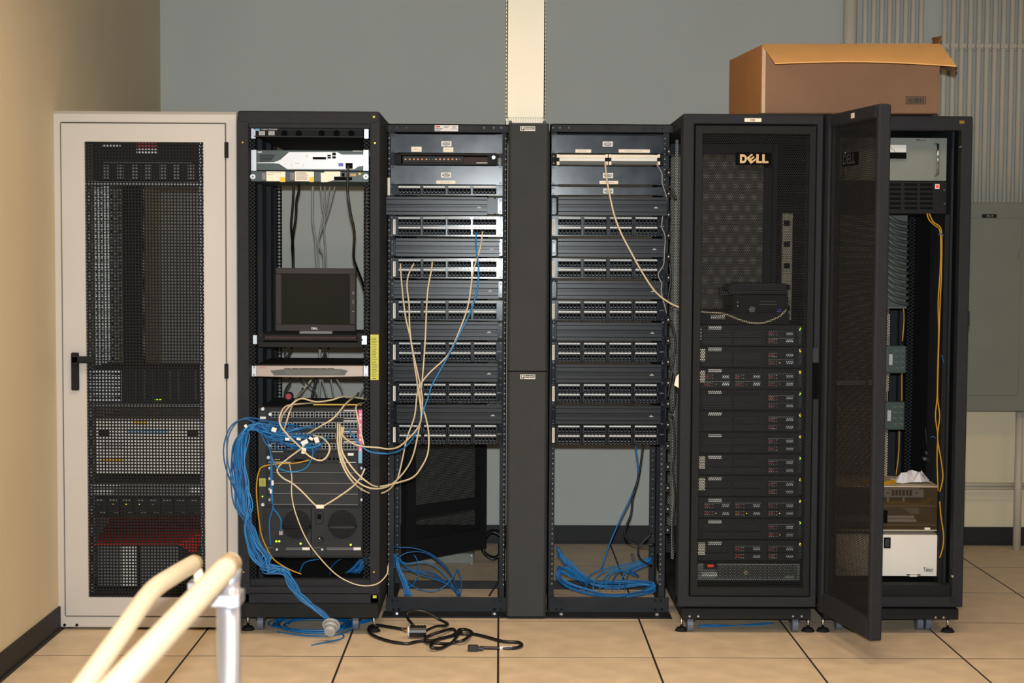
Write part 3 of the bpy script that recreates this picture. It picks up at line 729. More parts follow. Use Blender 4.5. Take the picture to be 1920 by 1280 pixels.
for a, b, y_ in ((816, 830, 240), (816, 828, 242), (832, 842, 236.5), (832, 840, 239), (848, 856, 236.5), (848, 854, 238.5), (846, 857, 241), (816, 826, 244)): m.bp(a, y_, b, y_+.9, YR-.0128, .001)
m.build('rating_label', ['white', 'red', 'greyblk'], tbl, label='white rating label with red mark')

def hubbell(par, cx, cy):
    o_ = MB().bp(cx-9.5, cy-4.7, cx+9.5, cy+4.7, YF-.003, .002).build('maker_plate', 'white', par)
    c = P(cx, cy, YF-.004); pts = [(c.x+.016*math.cos(a), YF-.0035, c.z+.0058*math.sin(a)) for a in [2*math.pi*i/20 for i in range(20)]]
    MB().tube(pts, .0011, 4, 1, closed=True).build('maker_oval', 'ink', o_)
    text(o_, 'HUBBELL', cx, cy, 12, YF-.0036, 'ink', .02)
def strip_label(par, x0, y0, x1, y1, s_=None, Y=None):
    Y = Y or YF
    o_ = MB().bp(x0, y0, x1, y1, Y-.003, .002).build('paper_label', 'cream', par)
    n = int((x1-x0)*.6/3); mm_ = MB(); xx = x0+(x1-x0)*.2
    for k in range(max(n, 2)): mm_.bp(xx+k*3, (y0+y1)/2-.5, xx+k*3+2.1, (y0+y1)/2+.5, Y-.0036, .001)
    mm_.build('typed_line', 'greyc', o_)
def blank(x0, x1, y0, y1, label, plates, labels):
    t_ = thing('blank_panel', label, 'blank panel', base(x0, x1, y1, YF, .02), 'blank panels in the patch racks')
    MB().bp(x0, y0, x1, y1, YF, .004).bp(x0+12, y0, x1-12, y0+1.5, YF, .018).bp(x0+12, y1-1.5, x1-12, y1, YF, .018).build('plate', 'blank', t_, bevel=.001)
    screws(t_, ((x0+3.5, y0+2.5), (x0+3.5, y1-3), (x1-4, y0+2.5), (x1-4, y1-3)), YF-.001, .0052)
    for c in plates: hubbell(t_, *c)
    for c in labels: strip_label(t_, *c)
    return t_
blank(732.5, 942.5, 251, 287.5, 'blank black panel at the top of the left patch rack with two small labels', ((837, 269.5),), ((771, 275, 790.5, 284.5), (831, 276, 850, 285)))
blank(732.5, 942.5, 310, 346.5, 'blank black panel in the left patch rack below the orange fibre ports', ((836.5, 328),), ((818, 338.5, 854, 344.5),))
blank(1034, 1245, 252.5, 288, 'blank black panel at the top of the right patch rack with two long labels', ((1139.5, 270),), ((1079, 280, 1108.5, 286.2), (1160, 280, 1218.5, 286.2)))
blank(1034, 1245, 311, 347, 'blank black panel in the right patch rack below the beige terminal blocks', ((1140, 329),), ((1124, 339, 1159, 345),))
blank(1034, 1245, 349.5, 366.5, 'narrow blank black panel above the first grooved cover of the right patch rack', ((1140.5, 358),), ())
# fibre panel
t = thing('fibre_panel', 'thin fibre panel with a row of small orange ports in the left patch rack', 'fibre panel', base(742, 934, 309, YF, .1))
MB().bp(740, 289, 935, 291, YF, .15).bp(740, 307, 935, 309, YF, .15).bp(740, 291, 752, 307, YF, .15).bp(914, 290.5, 933, 308, YF-.004, .15).build('housing', 'blackd', t)
MB().bp(752, 291, 915, 307, YF+.12, .01).build('back_plate', 'brown', t)
MB().bp(755, 293, 869, 304.5, YF+.004, .05).bp(755, 305, 915, 307.5, YF-.002, .02).build('port_bar', 'chassis2', t, bevel=.001)
pm_ = MB().cyl((0, .004, 0), (0, -.006, 0), .0055, .004, 8).mesh('fibre_port', ['orange'])
for i in range(6): inst('fibre_port', pm_, t, P(760.5+i*7.8, 298.7, YF+.004)); inst('fibre_port', pm_, t, P(817.5+i*7.7, 298.7, YF+.004))
screws(t, ((805, 298.7), (811, 298.7), (862, 298.7)), YF+.003, .004, 'screw')
MB().cylp(925.5, 295, YF-.012, .0075, .01, 12).build('latch_knob', 'zinc', t)
MB().bp(893, 304.6, 914, 306, YF-.004, .003).build('white_print', 'white', t)
# beige terminal blocks
t = thing('terminal_block_panel', 'black panel with two beige wiring terminal blocks in the right patch rack', 'terminal block', base(1036, 1243, 309, YF, .1))
MB().bp(1036, 289.5, 1243, 309.8, YF+.002, .004).build('plate', 'blackd', t)
for a, b in ((1044, 1140), (1141.5, 1238)):
    o = MB().bp(a+5, 290, b-5, 296.5, YF-.03, .03).build('terminal_block', 'cream', t, bevel=.001)
    MB().bp(a+5, 296.5, b-6, 301.8, YF-.036, .036).build('marker_strip', 'white', o)
    MB().bp(a+5, 302, b-5, 308.5, YF-.03, .03).build('wiring_row', 'hose', o)
    MB().bp(a, 289.3, a+5, 295.5, YF-.032, .032).bp(a, 302.5, a+5, 309, YF-.032, .032).bp(b-5, 289.3, b, 295.5, YF-.032, .032).bp(b-5, 302.5, b, 309, YF-.032, .032).build('end_clip', 'cream', o, bevel=.001)
    m = MB()
    for i in range(25): m.bp(a+7+i*3.3, 293.5, a+7.6+i*3.3, 296, YF-.031, .002)
    m.build('clip_teeth', 'greyc', o, kind='stuff')
screws(t, ((1038, 293), (1038, 306)), YF-.001, .005)

# patch panel piece meshes (shared)
U = 1/430.6
def blockmesh():
    m_ = MB(); w_ = 44.5*U; h_ = 11*U
    m_.mt(0).box(-w_/2, w_/2, -.007, 0, -h_/2, -h_/2+.9*U).box(-w_/2, w_/2, -.007, 0, h_/2-.9*U, h_/2).box(-w_/2, -w_/2+1.3*U, -.007, 0, -h_/2, h_/2).box(w_/2-1.3*U, w_/2, -.007, 0, -h_/2, h_/2)
    m_.mt(1).box(-w_/2+.001, w_/2-.001, -.0015, 0, -h_/2+.001, h_/2-.001)
    for i in range(6):
        cx = (-2.5+i)*6.85*U
        m_.mt(0).box(cx-3.6*U, cx-2.7*U, -.0055, 0, -h_/2+.001, h_/2-.001)
        m_.mt(2).box(cx-1.3*U, cx+1.3*U, -.0035, -.0015, -2.6*U, -1.6*U)
        m_.add([(cx-2.4*U, -.003, .2*U), (cx-1.3*U, -.0038, -2.2*U), (cx-.9*U, -.003, -2.2*U), (cx-1.9*U, -.003, .3*U)], [(0, 1, 2, 3)])
        m_.add([(cx+2.4*U, -.003, .2*U), (cx+1.9*U, -.003, .3*U), (cx+.9*U, -.003, -2.2*U), (cx+1.3*U, -.0038, -2.2*U)], [(0, 1, 2, 3)])
    return m_.mesh('port_block', ['jack', 'hole', 'contact'])
def stripmesh():
    m_ = MB()
    for i in range(6):
        cx = (-2.5+i)*6.8*U; m_.box(cx-3.2*U, cx+3.2*U, -.0012, 0, -1.4*U, 1.4*U)
    return m_.mesh('label_strip', ['white'])
def dotmesh():
    m_ = MB()
    for i in range(6):
        cx = (-2.5+i)*6.8*U; m_.box(cx-1.0*U, cx+1.0*U, -.0008, 0, -.55*U, .55*U)
    return m_.mesh('port_numbers', ['greyblk'])
BM, SM, DM = blockmesh(), stripmesh(), dotmesh()
GL = (767.5, 814, 861, 908.5); GR = (1068, 1116, 1164, 1212)
def patch(y0, gx, x0, x1, rows, label, side, sticker=True):
    y1 = y0+(38.2 if rows == 2 else 19.5)
    t_ = thing('patch_panel', label, 'patch panel', base(x0, x1, y1, YF, .1), 'patch panels in the patch racks')
    MB().bp(x0, y0, x1, y1, YF, .004).bp(x0+12, y0+1, x1-12, y1-1, YF+.004, .035).build('faceplate', 'panel', t_, bevel=.0008)
    rws = ((3.6, 11.2, 18.4), (21.6, 29.8, 36.8)) if rows == 2 else ((3.4, 11.4, 18.2),)
    for (ls, bl, dt) in rws:
        for cx in gx:
            inst('label_strip', SM, t_, P(cx, y0+ls, YF)); inst('port_block', BM, t_, P(cx, y0+bl, YF)); inst('port_numbers', DM, t_, P(cx, y0+dt, YF), kind='stuff')
    if sticker:
        sx = x0+4.5 if side == 'L' else x0+.8
        o_ = MB().bp(sx, y0+6, sx+4.6, y0+34, YF-.0015, .0012).build('side_label', 'cream', t_, label='vertical paper label')
        mm_ = MB()
        for k in range(8): mm_.bp(sx+1.6, y0+9+k*2.9, sx+3, y0+11+k*2.9, YF-.002, .001)
        mm_.build('typed_line', 'greyc', o_)
    screws(t_, ((x1-4, y0+3), (x1-4, y1-3), (x0+2.2, y0+2.5), (x0+2.2, y1-2.5)), YF-.001, .005)
    text(t_, 'CAT 6', x1-6.5 if side == 'L' else x1-5, y0+(19 if rows == 2 else 9), 8, YF-.0006, 'inklight', .02)
    return t_
t = patch(347, GL, 732.5, 942.5, 1, 'single row patch panel at the top of the patch panels in the left rack', 'L', False)
MB().bp(726.5, 333, 731.5, 366, YR-.003, .002).build('side_label', 'cream', t, label='vertical paper label')
YLS = (405, 484, 562.5, 640, 717.3, 794.5)
place = ('topmost', 'second from the top', 'third from the top', 'fourth from the top', 'fifth from the top', 'lowest')
for i, y0 in enumerate(YLS):
    patch(y0, [g_+(i*.3) for g_ in GL], 732.5, 942.5, 2, 'double row patch panel of the left patch rack, %s of six' % place[i], 'L')
for i, y0 in enumerate((405, 484, 563, 640.5, 718, 795.5)):
    patch(y0, [g_-(i*.3) for g_ in GR], 1034.5, 1246, 2, 'double row patch panel of the right patch rack, %s of six' % place[i], 'R')
side_l = True
def mgr(y0, x0, x1, a, b, label, lx):
    y1 = y0+35.0
    t_ = thing('cable_organiser', label, 'cable organiser', base(x0, x1, y1, YF, .1), 'grooved cable organisers in the patch racks')
    m_ = MB().bp(x0+8, y0+1, x1-8, y1-1, YF, .003)
    for k in range(14):
        xx = x0+14+k*(x1-x0-28)/13.; m_.bp(xx-1.5, y0+1.5, xx+1.5, y0+3.5, YF-.05, .05).bp(xx-1.5, y1-3.5, xx+1.5, y1-1.5, YF-.05, .05)
    m_.build('finger_duct', 'blackd', t_)
    zt_, zb_ = P((a+b)/2, y0, YF-.055).z, P((a+b)/2, y1, YF-.055).z; H = zt_-zb_
    prof = []; Yc = YF-.062
    for (u, dpt) in ((0, .006), (.02, 0), (.15, .0), (.17, .003), (.19, 0), (.40, 0), (.42, .0035), (.44, 0), (.5, 0), (.52, .0035), (.58, .0035), (.6, 0), (.78, 0), (.80, .003), (.82, 0), (.98, 0), (1, .006)):
        prof.append((Yc+dpt, zt_-u*H))
    xa, xb = P(a, y0+18, Yc).x, P(b, y0+18, Yc).x; n = len(prof)
    prof2 = prof+[(YF-.05, zb_), (YF-.05, zt_)]; n = len(prof2)
    m_ = MB().add([(xa, y, z) for y, z in prof2]+[(xb, y, z) for y, z in prof2], [tuple(range(n)), tuple(range(2*n-1, n-1, -1))]+[(i, i+n, (i+1) % n+n, (i+1) % n) for i in range(n)])
    cv = m_.build('cover', 'cover', t_, label='grooved black cover')
    lx_ = lx
    if b < 920 and side_l: MB().bp(913, y0+1.5, 936, y1-1.5, YF-.012, .012).build('duct_wall', 'cover', t_, bevel=.001)
    MB().prismp([(lx_-4, y0+20.5), (lx_-1.2, y0+19.2), (lx_, y0+17.6), (lx_+1.2, y0+19.2), (lx_+4, y0+20.5), (lx_+4, y0+21.3), (lx_-4, y0+21.3)], Yc-.001, .001).build('maker_mark', 'inklight', cv)
    for s_, (c0, c1) in ((-1, (x0, x0+9)), (1, (x1-9, x1))):
        br = MB().bp(c0, y0+2, c1, y1-2, YF, .004).bp(c0+(5 if s_ < 0 else 0), y0+3, c1-(0 if s_ < 0 else 5), y1-3, YF-.045, .045).build('mount_bracket', 'panel', t_, bevel=.001)
        cxs = c0+2.8 if s_ < 0 else c1-3.5
        screws(br, ((cxs, y0+7), (cxs, y1-7)), YF-.001, .0055)
    return t_
for i, (y0, a, b, lx) in enumerate(((368.5, 717, 914, 898), (446.5, 742, 937, 922), (525, 738, 935, 919), (602.5, 737, 933, 917), (680.5, 737, 933, 917), (758.5, 744, 941, 924))):
    mgr(y0, 733, 942, a, b, 'grooved black cable organiser of the left patch rack, %s of six%s' % (place[i], ', its cover slid left' if i == 0 else ''), lx)
for i, (y0, a, b, lx) in enumerate(((369, 1047, 1250, 1230), (447, 1046, 1245, 1227), (526, 1045, 1244, 1224), (604, 1044, 1241, 1223), (682.5, 1043, 1240, 1222), (760, 1042, 1239, 1221))):
    mgr(y0, 1034.5, 1246, a, b, 'grooved black cable organiser of the right patch rack, %s of six' % place[i], lx)
# cable rings on the right side of the right rack
rm = MB().mt(0).box(-.010, .010, 0, .03, -.017, .017).mt(1).box(-.0025, .0025, -.001, 0, -.003, .003).mesh('cable_clip', ['blackd', 'white'])
for i in range(19):
    y_ = 284+i*39.4
    inst('cable_clip', rm, rr, P(1254.0-i*.12, y_, 6.82))

# ================================================================== 4. VERTICAL CABLE MANAGER
YV = 6.72
vm = thing('vertical_cable_manager', 'wide dark vertical cable cover standing between the two patch racks', 'cable manager', (P(989, 1150, YV).x, 6.85, 0))
for (y0, y1) in ((231, 695), (697, 1155)):
    xa, xb = P(951.5, 640, YV).x, P(1027.5, 640, YV).x
    z1_, z0_ = P(989, y0, YV).z, P(989, y1, YV).z
    if y1 > 1100: z0_ = max(z0_, .012)
    c_ = .012
    pts = [(xa, YV+.03), (xa+.004, YV+.008), (xa+c_, YV), (xb-c_, YV), (xb-.004, YV+.008), (xb, YV+.03), (xb, YV+.10), (xa, YV+.10)]
    n = len(pts)
    o = MB().add([(x, y, z0_) for x, y in pts]+[(x, y, z1_) for x, y in pts], [tuple(range(n-1, -1, -1)), tuple(range(n, 2*n))]+[(i, (i+1) % n, (i+1) % n+n, i+n) for i in range(n)]).build('cover', 'mgr', vm, label=('upper' if y0 < 300 else 'lower')+' dark cover')
    yy = 241 if y0 < 300 else 706
    pl = MB().bp(975.5, yy-4.2, 1003.5, yy+4.2, YV-.0012, .0012).build('logo_plate', 'white', o)
    MB().bp(984.5, yy-3.2, 1002.5, yy+1.8, YV-.0018, .001).build('plate_inset', 'mgr', pl)
    MB().bp(977, yy-3.2, 983.5, yy+3.2, YV-.0018, .001).build('logo_square', 'mgr', pl)
    text(pl, 'PANDUIT', 993.5, yy-.7, 16.5, YV-.0026, 'white', .03)
    text(pl, 'P', 980.3, yy, 3.6, YV-.0026, 'white', .06)
MB().box(P(953, 1150, YV).x, P(1026, 1150, YV).x, YV+.10, 7.2, 0, .03).box(P(953, 1150, YV).x, P(1026, 1150, YV).x, YV+.02, YV+.1, 0, .012).build('base_plate', 'blackd', vm)
m = MB()
for i in range(42):
    z = .1+i*.0489
    for sx in (952.5, 1024): 
        xa = P(sx, 640, YV).x; m.box(xa, xa+.006, YV+.10, 7.0, z, z+.022)
m.build('duct_fingers', 'blackd', vm, kind='stuff')
MB().box(P(953, 640, YV).x, P(1026, 640, YV).x, 7.0, 7.01, .03, P(989, 232, 7.0).z).build('duct_back', 'blackd', vm)
# ivory wiring duct above it
YV2 = 6.86
wd = thing('wiring_duct', 'ivory slotted wiring duct dropping from the ceiling onto the vertical cable cover', 'wiring duct', (P(986, 229, YV2).x, 6.95, P(986, 229, YV2).z))
zb_ = P(986, 230, YV2).z
xa, xb = P(950, 110, YV2).x, P(1022, 110, YV2).x
MB().box(xa, xb, YV2, YV2+.006, zb_+.022, 3.4).box(xa, xa+.006, YV2, YV2+.03, zb_+.022, 3.4).box(xb-.006, xb, YV2, YV2+.03, zb_+.022, 3.4).build('cover', 'duct', wd, bevel=.001)
MB().box(xa, xb, YV2+.11, YV2+.116, zb_, 3.4).build('back_channel', 'duct', wd)
m = MB(); z = zb_+.01
while z < 3.38:
    m.box(xa-.003, xa, YV2+.02, YV2+.112, z, z+.010).box(xb, xb+.003, YV2+.02, YV2+.112, z, z+.010); z += .0165
m.build('side_fingers', 'duct', wd, kind='stuff')
m = MB()
for i in range(14):
    xx = xa+.012+i*(xb-xa-.03)/13; m.box(xx, xx+.0075, YV2+.004, YV2+.008, zb_, zb_+.022)
m.build('end_fingers', 'duct', wd)
screws(wd, ((957, 229), (1021, 229)), YV2-.02, .008)

# ================================================================== 6 + 7. SERVER CABINETS ON THE RIGHT
Y6 = 6.45
PM = perf_mesh(.462, 1.90)
def cabframe(name, label, xc0, xc1, ytop, left_open, right_panel):
    xa, xb = P(xc0, 700, Y6).x, P(xc1, 700, Y6).x
    t_ = thing(name, label, 'server cabinet', ((xa+xb)/2, 6.95, 0))
    zt_ = P((xc0+xc1)/2, ytop, Y6).z; zs = P((xc0+xc1)/2, 1163, Y6).z; zs2 = P((xc0+xc1)/2, 1138, Y6).z
    MB().box(xa, xb, Y6+.05, 7.5, zt_-.05, zt_).build('top_cover', 'black', t_, bevel=.006, seg=2)
    for x_ in (xa, xb-.03):
        MB().box(x_, x_+.03, Y6+.05, Y6+.09, zs2, zt_-.05).build('corner_post', 'black', t_, bevel=.003)
        MB().box(x_, x_+.03, 7.46, 7.5, zs2, zt_-.05).build('corner_post', 'black', t_, bevel=.003)
    MB().box(xa, xb, Y6+.05, 7.5, zs2-.01, zs2+.03).build('bottom_frame', 'blackd', t_)
    MB().box(P(xc0+3, 1150, Y6).x, P(xc1-15, 1150, Y6).x, Y6+.02, 7.5, zs, zs2-.01).build('plinth', 'blackd', t_, bevel=.003)
    if right_panel: MB().box(xb-.01, xb, Y6+.09, 7.46, zs2, zt_-.05).build('side_panel', 'blackd', t_)
    if not left_open: MB().box(xa, xa+.01, Y6+.09, 7.46, zs2, zt_-.05).build('side_panel', 'blackd', t_)
    # rear perforated door
    zr0, zr1 = zs2+.06, zs2+.06+1.9
    rd = MB().box(xa+.005, xa+.065, 7.5, 7.52, zs2, zt_-.02).box(xb-.065, xb-.005, 7.5, 7.52, zs2, zt_-.02).box(xa+.065, xb-.065, 7.5, 7.52, zs2, zr0).box(xa+.065, xb-.065, 7.5, 7.52, zr1-.02, zt_-.02).build('rear_door', 'black', t_)
    inst('perforated_sheet', PM, rd, ((xa+xb)/2, 7.505, (zr0+zr1)/2), kind='stuff')
    return t_, xa, xb, zt_, zs, zs2
dc, xa6, xb6, zt6, zs6, zs62 = cabframe('closed_server_cabinet', 'closed black server cabinet with perforated door and bronze lettered badge', 1276, 1537, 213, True, True)
def bezel_door(par, w_, zlo, zhi, off):
    """door in a local frame: hinge at x=0, closed door spans +x, front towards -y"""
    T_ = .05
    d_ = MB(); c = .018
    for (a, b, e, f_) in ((0, .052, zlo, zhi), (w_-.030, w_, zlo, zhi), (.052, w_-.030, zhi-.052, zhi), (.052, w_-.030, zlo, zlo+.045)):
        d_.box(a+off[0], b+off[0], off[1]-T_/2, off[1]+T_/2, e, f_)
    return d_
zlo, zhi = P(1400, 1138, Y6).z, P(1400, 213.5, Y6).z
# closed door, built in world coordinates
d6 = MB()
ring(d6, (1276, 213.5, 1537, 1138), (1297, 232.5, 1526, 1119), Y6, .05)
door6 = d6.build('door', 'black', dc, bevel=.005, seg=2)
ring(MB(), (1299, 235.5, 1524, 1117), (1313, 251, 1512, 1101), Y6+.006, .03).build('inner_frame', 'blackd', door6, bevel=.002)
cz = (P(1412, 251, Y6).z+P(1412, 1101, Y6).z)/2
sh = inst('perforated_sheet', PM, door6, (P(1412.5, 676, Y6).x, Y6+.014, cz), kind='stuff', label='finely perforated black sheet')
MB().bp(1297, 232.5, 1299, 1119, Y6+.045, .004).bp(1524, 232.5, 1526, 1119, Y6+.045, .004).bp(1297, 232.5, 1526, 235.5, Y6+.045, .004).build('door_gap', 'hole', door6)
def badge(par, cx, cy, w_, h_, Y, mt):
    o_ = MB().bp(cx-w_/2, cy-h_/2, cx+w_/2, cy+h_/2, Y-.006, .006).build('badge', 'hole', par, bevel=.001)
    Yt = Y-.0075
    text(o_, 'D', cx-w_*.285, cy, w_*.19, Yt, mt, .06, hpx=h_*.72)
    text(o_, 'LL', cx+w_*.245, cy, w_*.34, Yt, mt, .05, hpx=h_*.72)
    e_ = text(o_, 'E', cx-w_*.06, cy, w_*.2, Yt-.0006, mt, .04, hpx=h_*.62); e_.rotation_euler = (0, R(-38), 0)
    return o_
badge(door6, 1413, 297.5, 67, 23, Y6+.012, 'gold')
m = MB().mt(0).bp(1396, 221.5, 1427.5, 228.5, Y6-.001, .0012); o = m.build('name_label', 'cream', door6, label='small white label'); text(o, 'CSS', 1411, 225, 9, Y6-.0018, 'ink', .02)
h = MB().bp(1524.5, 652, 1536, 680, Y6-.012, .012).build('handle', 'chassis2', door6, bevel=.003); MB().bp(1525, 681, 1535, 748, Y6-.004, .006).build('handle_recess', 'hole', h)
screws(dc, ((1293, 1155), (1309, 1155), (1487, 1155), (1503, 1155)), Y6+.018, .005, 'zinc')
foot(dc, 1278, 6.53, zs6); foot(dc, 1515, 6.53, zs6); foot(dc, 1285, 7.4, zs6); foot(dc, 1505, 7.4, zs6)
caster(dc, 1293, 6.62, .034); caster(dc, 1489, 6.62, .034)
ladder(MB(), 1262.5, 1267.5, 262, 1048, 7.0, pitch=.012, fr=.3).build('side_rail', 'greyc', dc)
ladder(MB(), 1301, 1310, 262, 1120, 6.56).build('mounting_rail', 'black', dc); ladder(MB(), 1506, 1515, 262, 1120, 6.56).build('mounting_rail', 'black', dc)
m = MB().bp(1467, 400, 1485, 600, 6.86, .03); pd = m.build('power_strip', 'pipe', dc, label='pale vertical power strip with black sockets')
m = MB()
for y0 in (418, 458, 498, 538, 578): m.bp(1470, y0-5, 1481, y0+5, 6.855, .006)
m.build('socket_row', 'hole', pd)
# servers
YE = 6.56
def drivemesh(loaded):
    k = 1/448.9; m_ = MB()
    m_.mt(0).box(-26*k, 26*k, 0, .01, -6.3*k, 6.3*k)
    if loaded:
        m_.mt(1)
        for a in (-23, -18.5, -14, -9.5):
            m_.box(a*k, (a+2.6)*k, -.002, 0, 2*k, 4*k).box(a*k, (a+2.6)*k, -.002, 0, -3.6*k, -1.6*k)
        m_.box(-24*k, 25*k, -.0015, 0, 5.3*k, 6*k)
        m_.mt(2).box(10*k, 23*k, -.004, 0, -2.2*k, 3.2*k)
        m_.mt(3).box(-23*k, -14*k, -.002, 0, -.9*k, 1.2*k)
    else:
        m_.mt(4).box(-24*k, -3*k, -.0015, 0, .5*k, 4*k).box(1*k, 15*k, -.0015, 0, .5*k, 4*k)
    return m_.mesh('drive_bay', ['jack', 'greyc', 'zinc', 'red', 'chassis2'])
DL, DB = drivemesh(1), drivemesh(0)
for i in range(11):
    y0 = 609.5+i*40.35; y1 = y0+38.6
    lab = 'black two unit server in the closed cabinet, %s of eleven' % ('topmost' if i == 0 else ('lowest' if i == 10 else ORD[i]+' from the top'))
    t = thing('rack_server', lab, 'server', base(1310, 1505, y1, YE, .5), 'servers stacked in the closed cabinet')
    MB().bp(1309, y0, 1505, y1, YE, .62).build('chassis', 'chassis', t, bevel=.002)
    full = i in (2, 8)
    for c, cx in enumerate((1344, 1402, 1464)):
        for r_ in range(2):
            ld = full or c == 2 or (i == 10 and c == 1)
            inst('drive_bay', DL if ld else DB, t, P(cx, y0+16+r_*14, YE-.010), label='hard drive with silver catch' if ld else 'blank drive filler')
    MB().bp(1328, y0+1.8, 1353, y0+8.2, YE-.003, .003).build('silver_tag', 'white', t)
    if i in (0, 1, 2, 6, 7, 10): MB().bp(1309, y0+4, 1309+(6 if i == 0 else 13), y0+27, YE-.012, .002).build('paper_tag', 'cream', t)
    MB().bp(1497, y0+3, 1503, y0+34, YE-.006, .006).build('rack_ear', 'greenblk', t)
    MB().bp(1499, y0+5, 1501.5, y0+10, YE-.009, .003).build('indicator', 'led_y' if i % 3 else 'led_g', t)
    if full or i in (1, 9):
        m = MB()
        for c, cx in enumerate((1344, 1402, 1464)):
            if full or c == 2: m.cylp(cx-2, y0+30, YE-.012, .002, .003, 6)
        m.build('drive_lights', 'led_y', t)
t = thing('grey_bezel_server', 'server with grey ventilated bezel and red light at the bottom of the closed cabinet', 'server', base(1310, 1500, 1090, YE, .5))
MB().bp(1308, 1055, 1503, 1089, YE, .62).build('chassis', 'chassis', t)
MB().bp(1308, 1056, 1500, 1088, YE-.012, .012).build('bezel', 'instr', t, bevel=.002)
m = MB()
for i in range(60): m.bp(1342+i*2.55, 1060, 1343.4+i*2.55, 1084, YE-.0135, .003)
m.build('bezel_slots', 'chassis', t, kind='stuff')
MB().bp(1319, 1055, 1345, 1067, YE-.016, .006).build('display_window', 'blackd', t); MB().bp(1327, 1058, 1338, 1063, YE-.018, .003).build('red_light', 'led_r', t)
MB().bp(1316, 1073, 1345, 1080, YE-.015, .004).build('silver_tag', 'white', t); MB().cylp(1398.5, 1073, YE-.018, .010, .006, 16).build('round_emblem', 'chrome', t); MB().bp(1472, 1079, 1489, 1085, YE-.015, .004).build('small_tag', 'greyc', t)
# things above the servers
t = unit('flat_black_unit', 'flat black unit with a barcode tag on top of the stacked servers', 'rack unit', 1310, 586, 1480, 608.5, YE, 'blackd', .5)
m = MB()
for i in range(8): m.bp(1333+i*3.4, 590, 1335.4+i*3.4, 598, YE-.003, .003)
m.build('barcode_tag', 'white', t)
t = unit('black_desktop_unit', 'small black computer with round silver emblem behind the perforated door', 'computer', 1374, 553, 1478, 585.5, YE+.03, 'blackd', .3, .004)
MB().cylp(1410, 580, YE+.024, .0135, .006, 18).build('round_emblem', 'chrome', t); MB().cylp(1461, 584-1, YE+.024, .010, .006, 16).build('round_button', 'led_b', t)
m = MB().cylp(1383, 566, YE+.026, .0028, .004, 8).cylp(1383, 573.5, YE+.026, .0028, .004, 8); m.build('indicators', 'white', t)
m = MB()
for k in range(3): m.bp(1424, 565+k*5, 1456, 566+k*5, YE+.027, .004)
m.build('vent_slots', 'greyblk', t)
t = thing('black_cradle', 'rounded black device resting on the small black computer', 'device', base(1366, 1472, 553, YE+.06, .2))
MB().prismp([(1366, 553), (1364, 540), (1372, 532), (1386, 530), (1474, 531), (1478, 553)], YE+.05, .2).build('body', 'jack', t, bevel=.004)
MB().prismp([(1349, 553), (1350, 541), (1353, 537), (1355, 545), (1368, 549), (1368, 553)], YE+.06, .04).build('arm', 'jack', t)

# ------------------------------------------------------------------ open cabinet
oc, xa7, xb7, zt7, zs7, zs72 = cabframe('open_server_cabinet', 'far right black cabinet with its perforated door swung open towards the room', 1543, 1815, 216, False, True)
# front frame visible right of the door
m = MB()
ring(m, (1543, 217, 1815, 1138), (1556, 244, 1794, 1119), Y6, .05)
m.build('front_frame', 'black', oc, bevel=.006, seg=2)
MB().bp(1556, 1096, 1790, 1118, Y6+.03, .06).build('bottom_rail', 'blackd', oc, bevel=.002)
MB().bp(1777, 244, 1781, 1100, Y6+.10, .3).build('inner_post', 'black', oc)
screws(oc, ((1801, 275), (1786, 1080), (1754, 1157), (1769, 1157)), Y6-.001, .006, 'chrome')
MB().bp(1781, 1119.5, 1791, 1129, Y6-.003, .003).build('square_latch', 'jack', oc)
MB().bp(1799, 226, 1808, 232, Y6-.003, .003).build('corner_plug', 'brass', oc)
MB().bp(1812, 583, 1818, 612, Y6+.01, .02).build('hinge_block', 'blackd', oc); 
screws(oc, (), Y6)
foot(oc, 1543, 6.53, zs7); foot(oc, 1777, 6.53, zs7); foot(oc, 1560, 7.4, zs7); foot(oc, 1770, 7.4, zs7)
caster(oc, 1571, 6.66, .034); caster(oc, 1722, 6.66, .034); caster(oc, 1738, 6.66, .034)
# open door
Hn = P(1550, 700, 6.47); Fr = P(1651, 700, 5.95)
dv = Vector((Fr.x-Hn.x, Fr.y-Hn.y, 0)); wd_ = dv.length; ang = math.atan2(dv.y, dv.x)
od = bpy.data.objects.new('open_door', None); COL.objects.link(od); od.parent = oc; od.location = Vector((Hn.x, Hn.y, 0))-WO[oc.name]; od.rotation_euler = (0, 0, ang)
od['label'] = 'perforated door swung open towards the room'
WO[od.name] = Vector((0, 0, 0))
zl, zh = P(1651, 1202, 5.95).z, P(1651, 194, 5.95).z
m = MB(); T_ = .026
for q in ((0, .045, zl, zh), (wd_-.028, wd_, zl, zh), (.045, wd_-.028, zh-.052, zh), (.045, wd_-.028, zl, zl+.085)): m.box(q[0], q[1], -T_, T_, q[2], q[3])
m.build('door_frame', 'black', od, bevel=.008, seg=2)
m = MB()
for q in ((.045, .062, zl+.085, zh-.052), (wd_-.045, wd_-.028, zl+.085, zh-.052)): m.box(q[0], q[1], -.016, .0, q[2], q[3])
m.build('inner_frame', 'blackd', od)
o = inst('perforated_sheet', PM, od, (.02+wd_/2, -.004, (zl+zh)/2+.02), kind='stuff')
o.scale = ((wd_-.07)/.462, 1, (zh-zl-.10)/1.90)
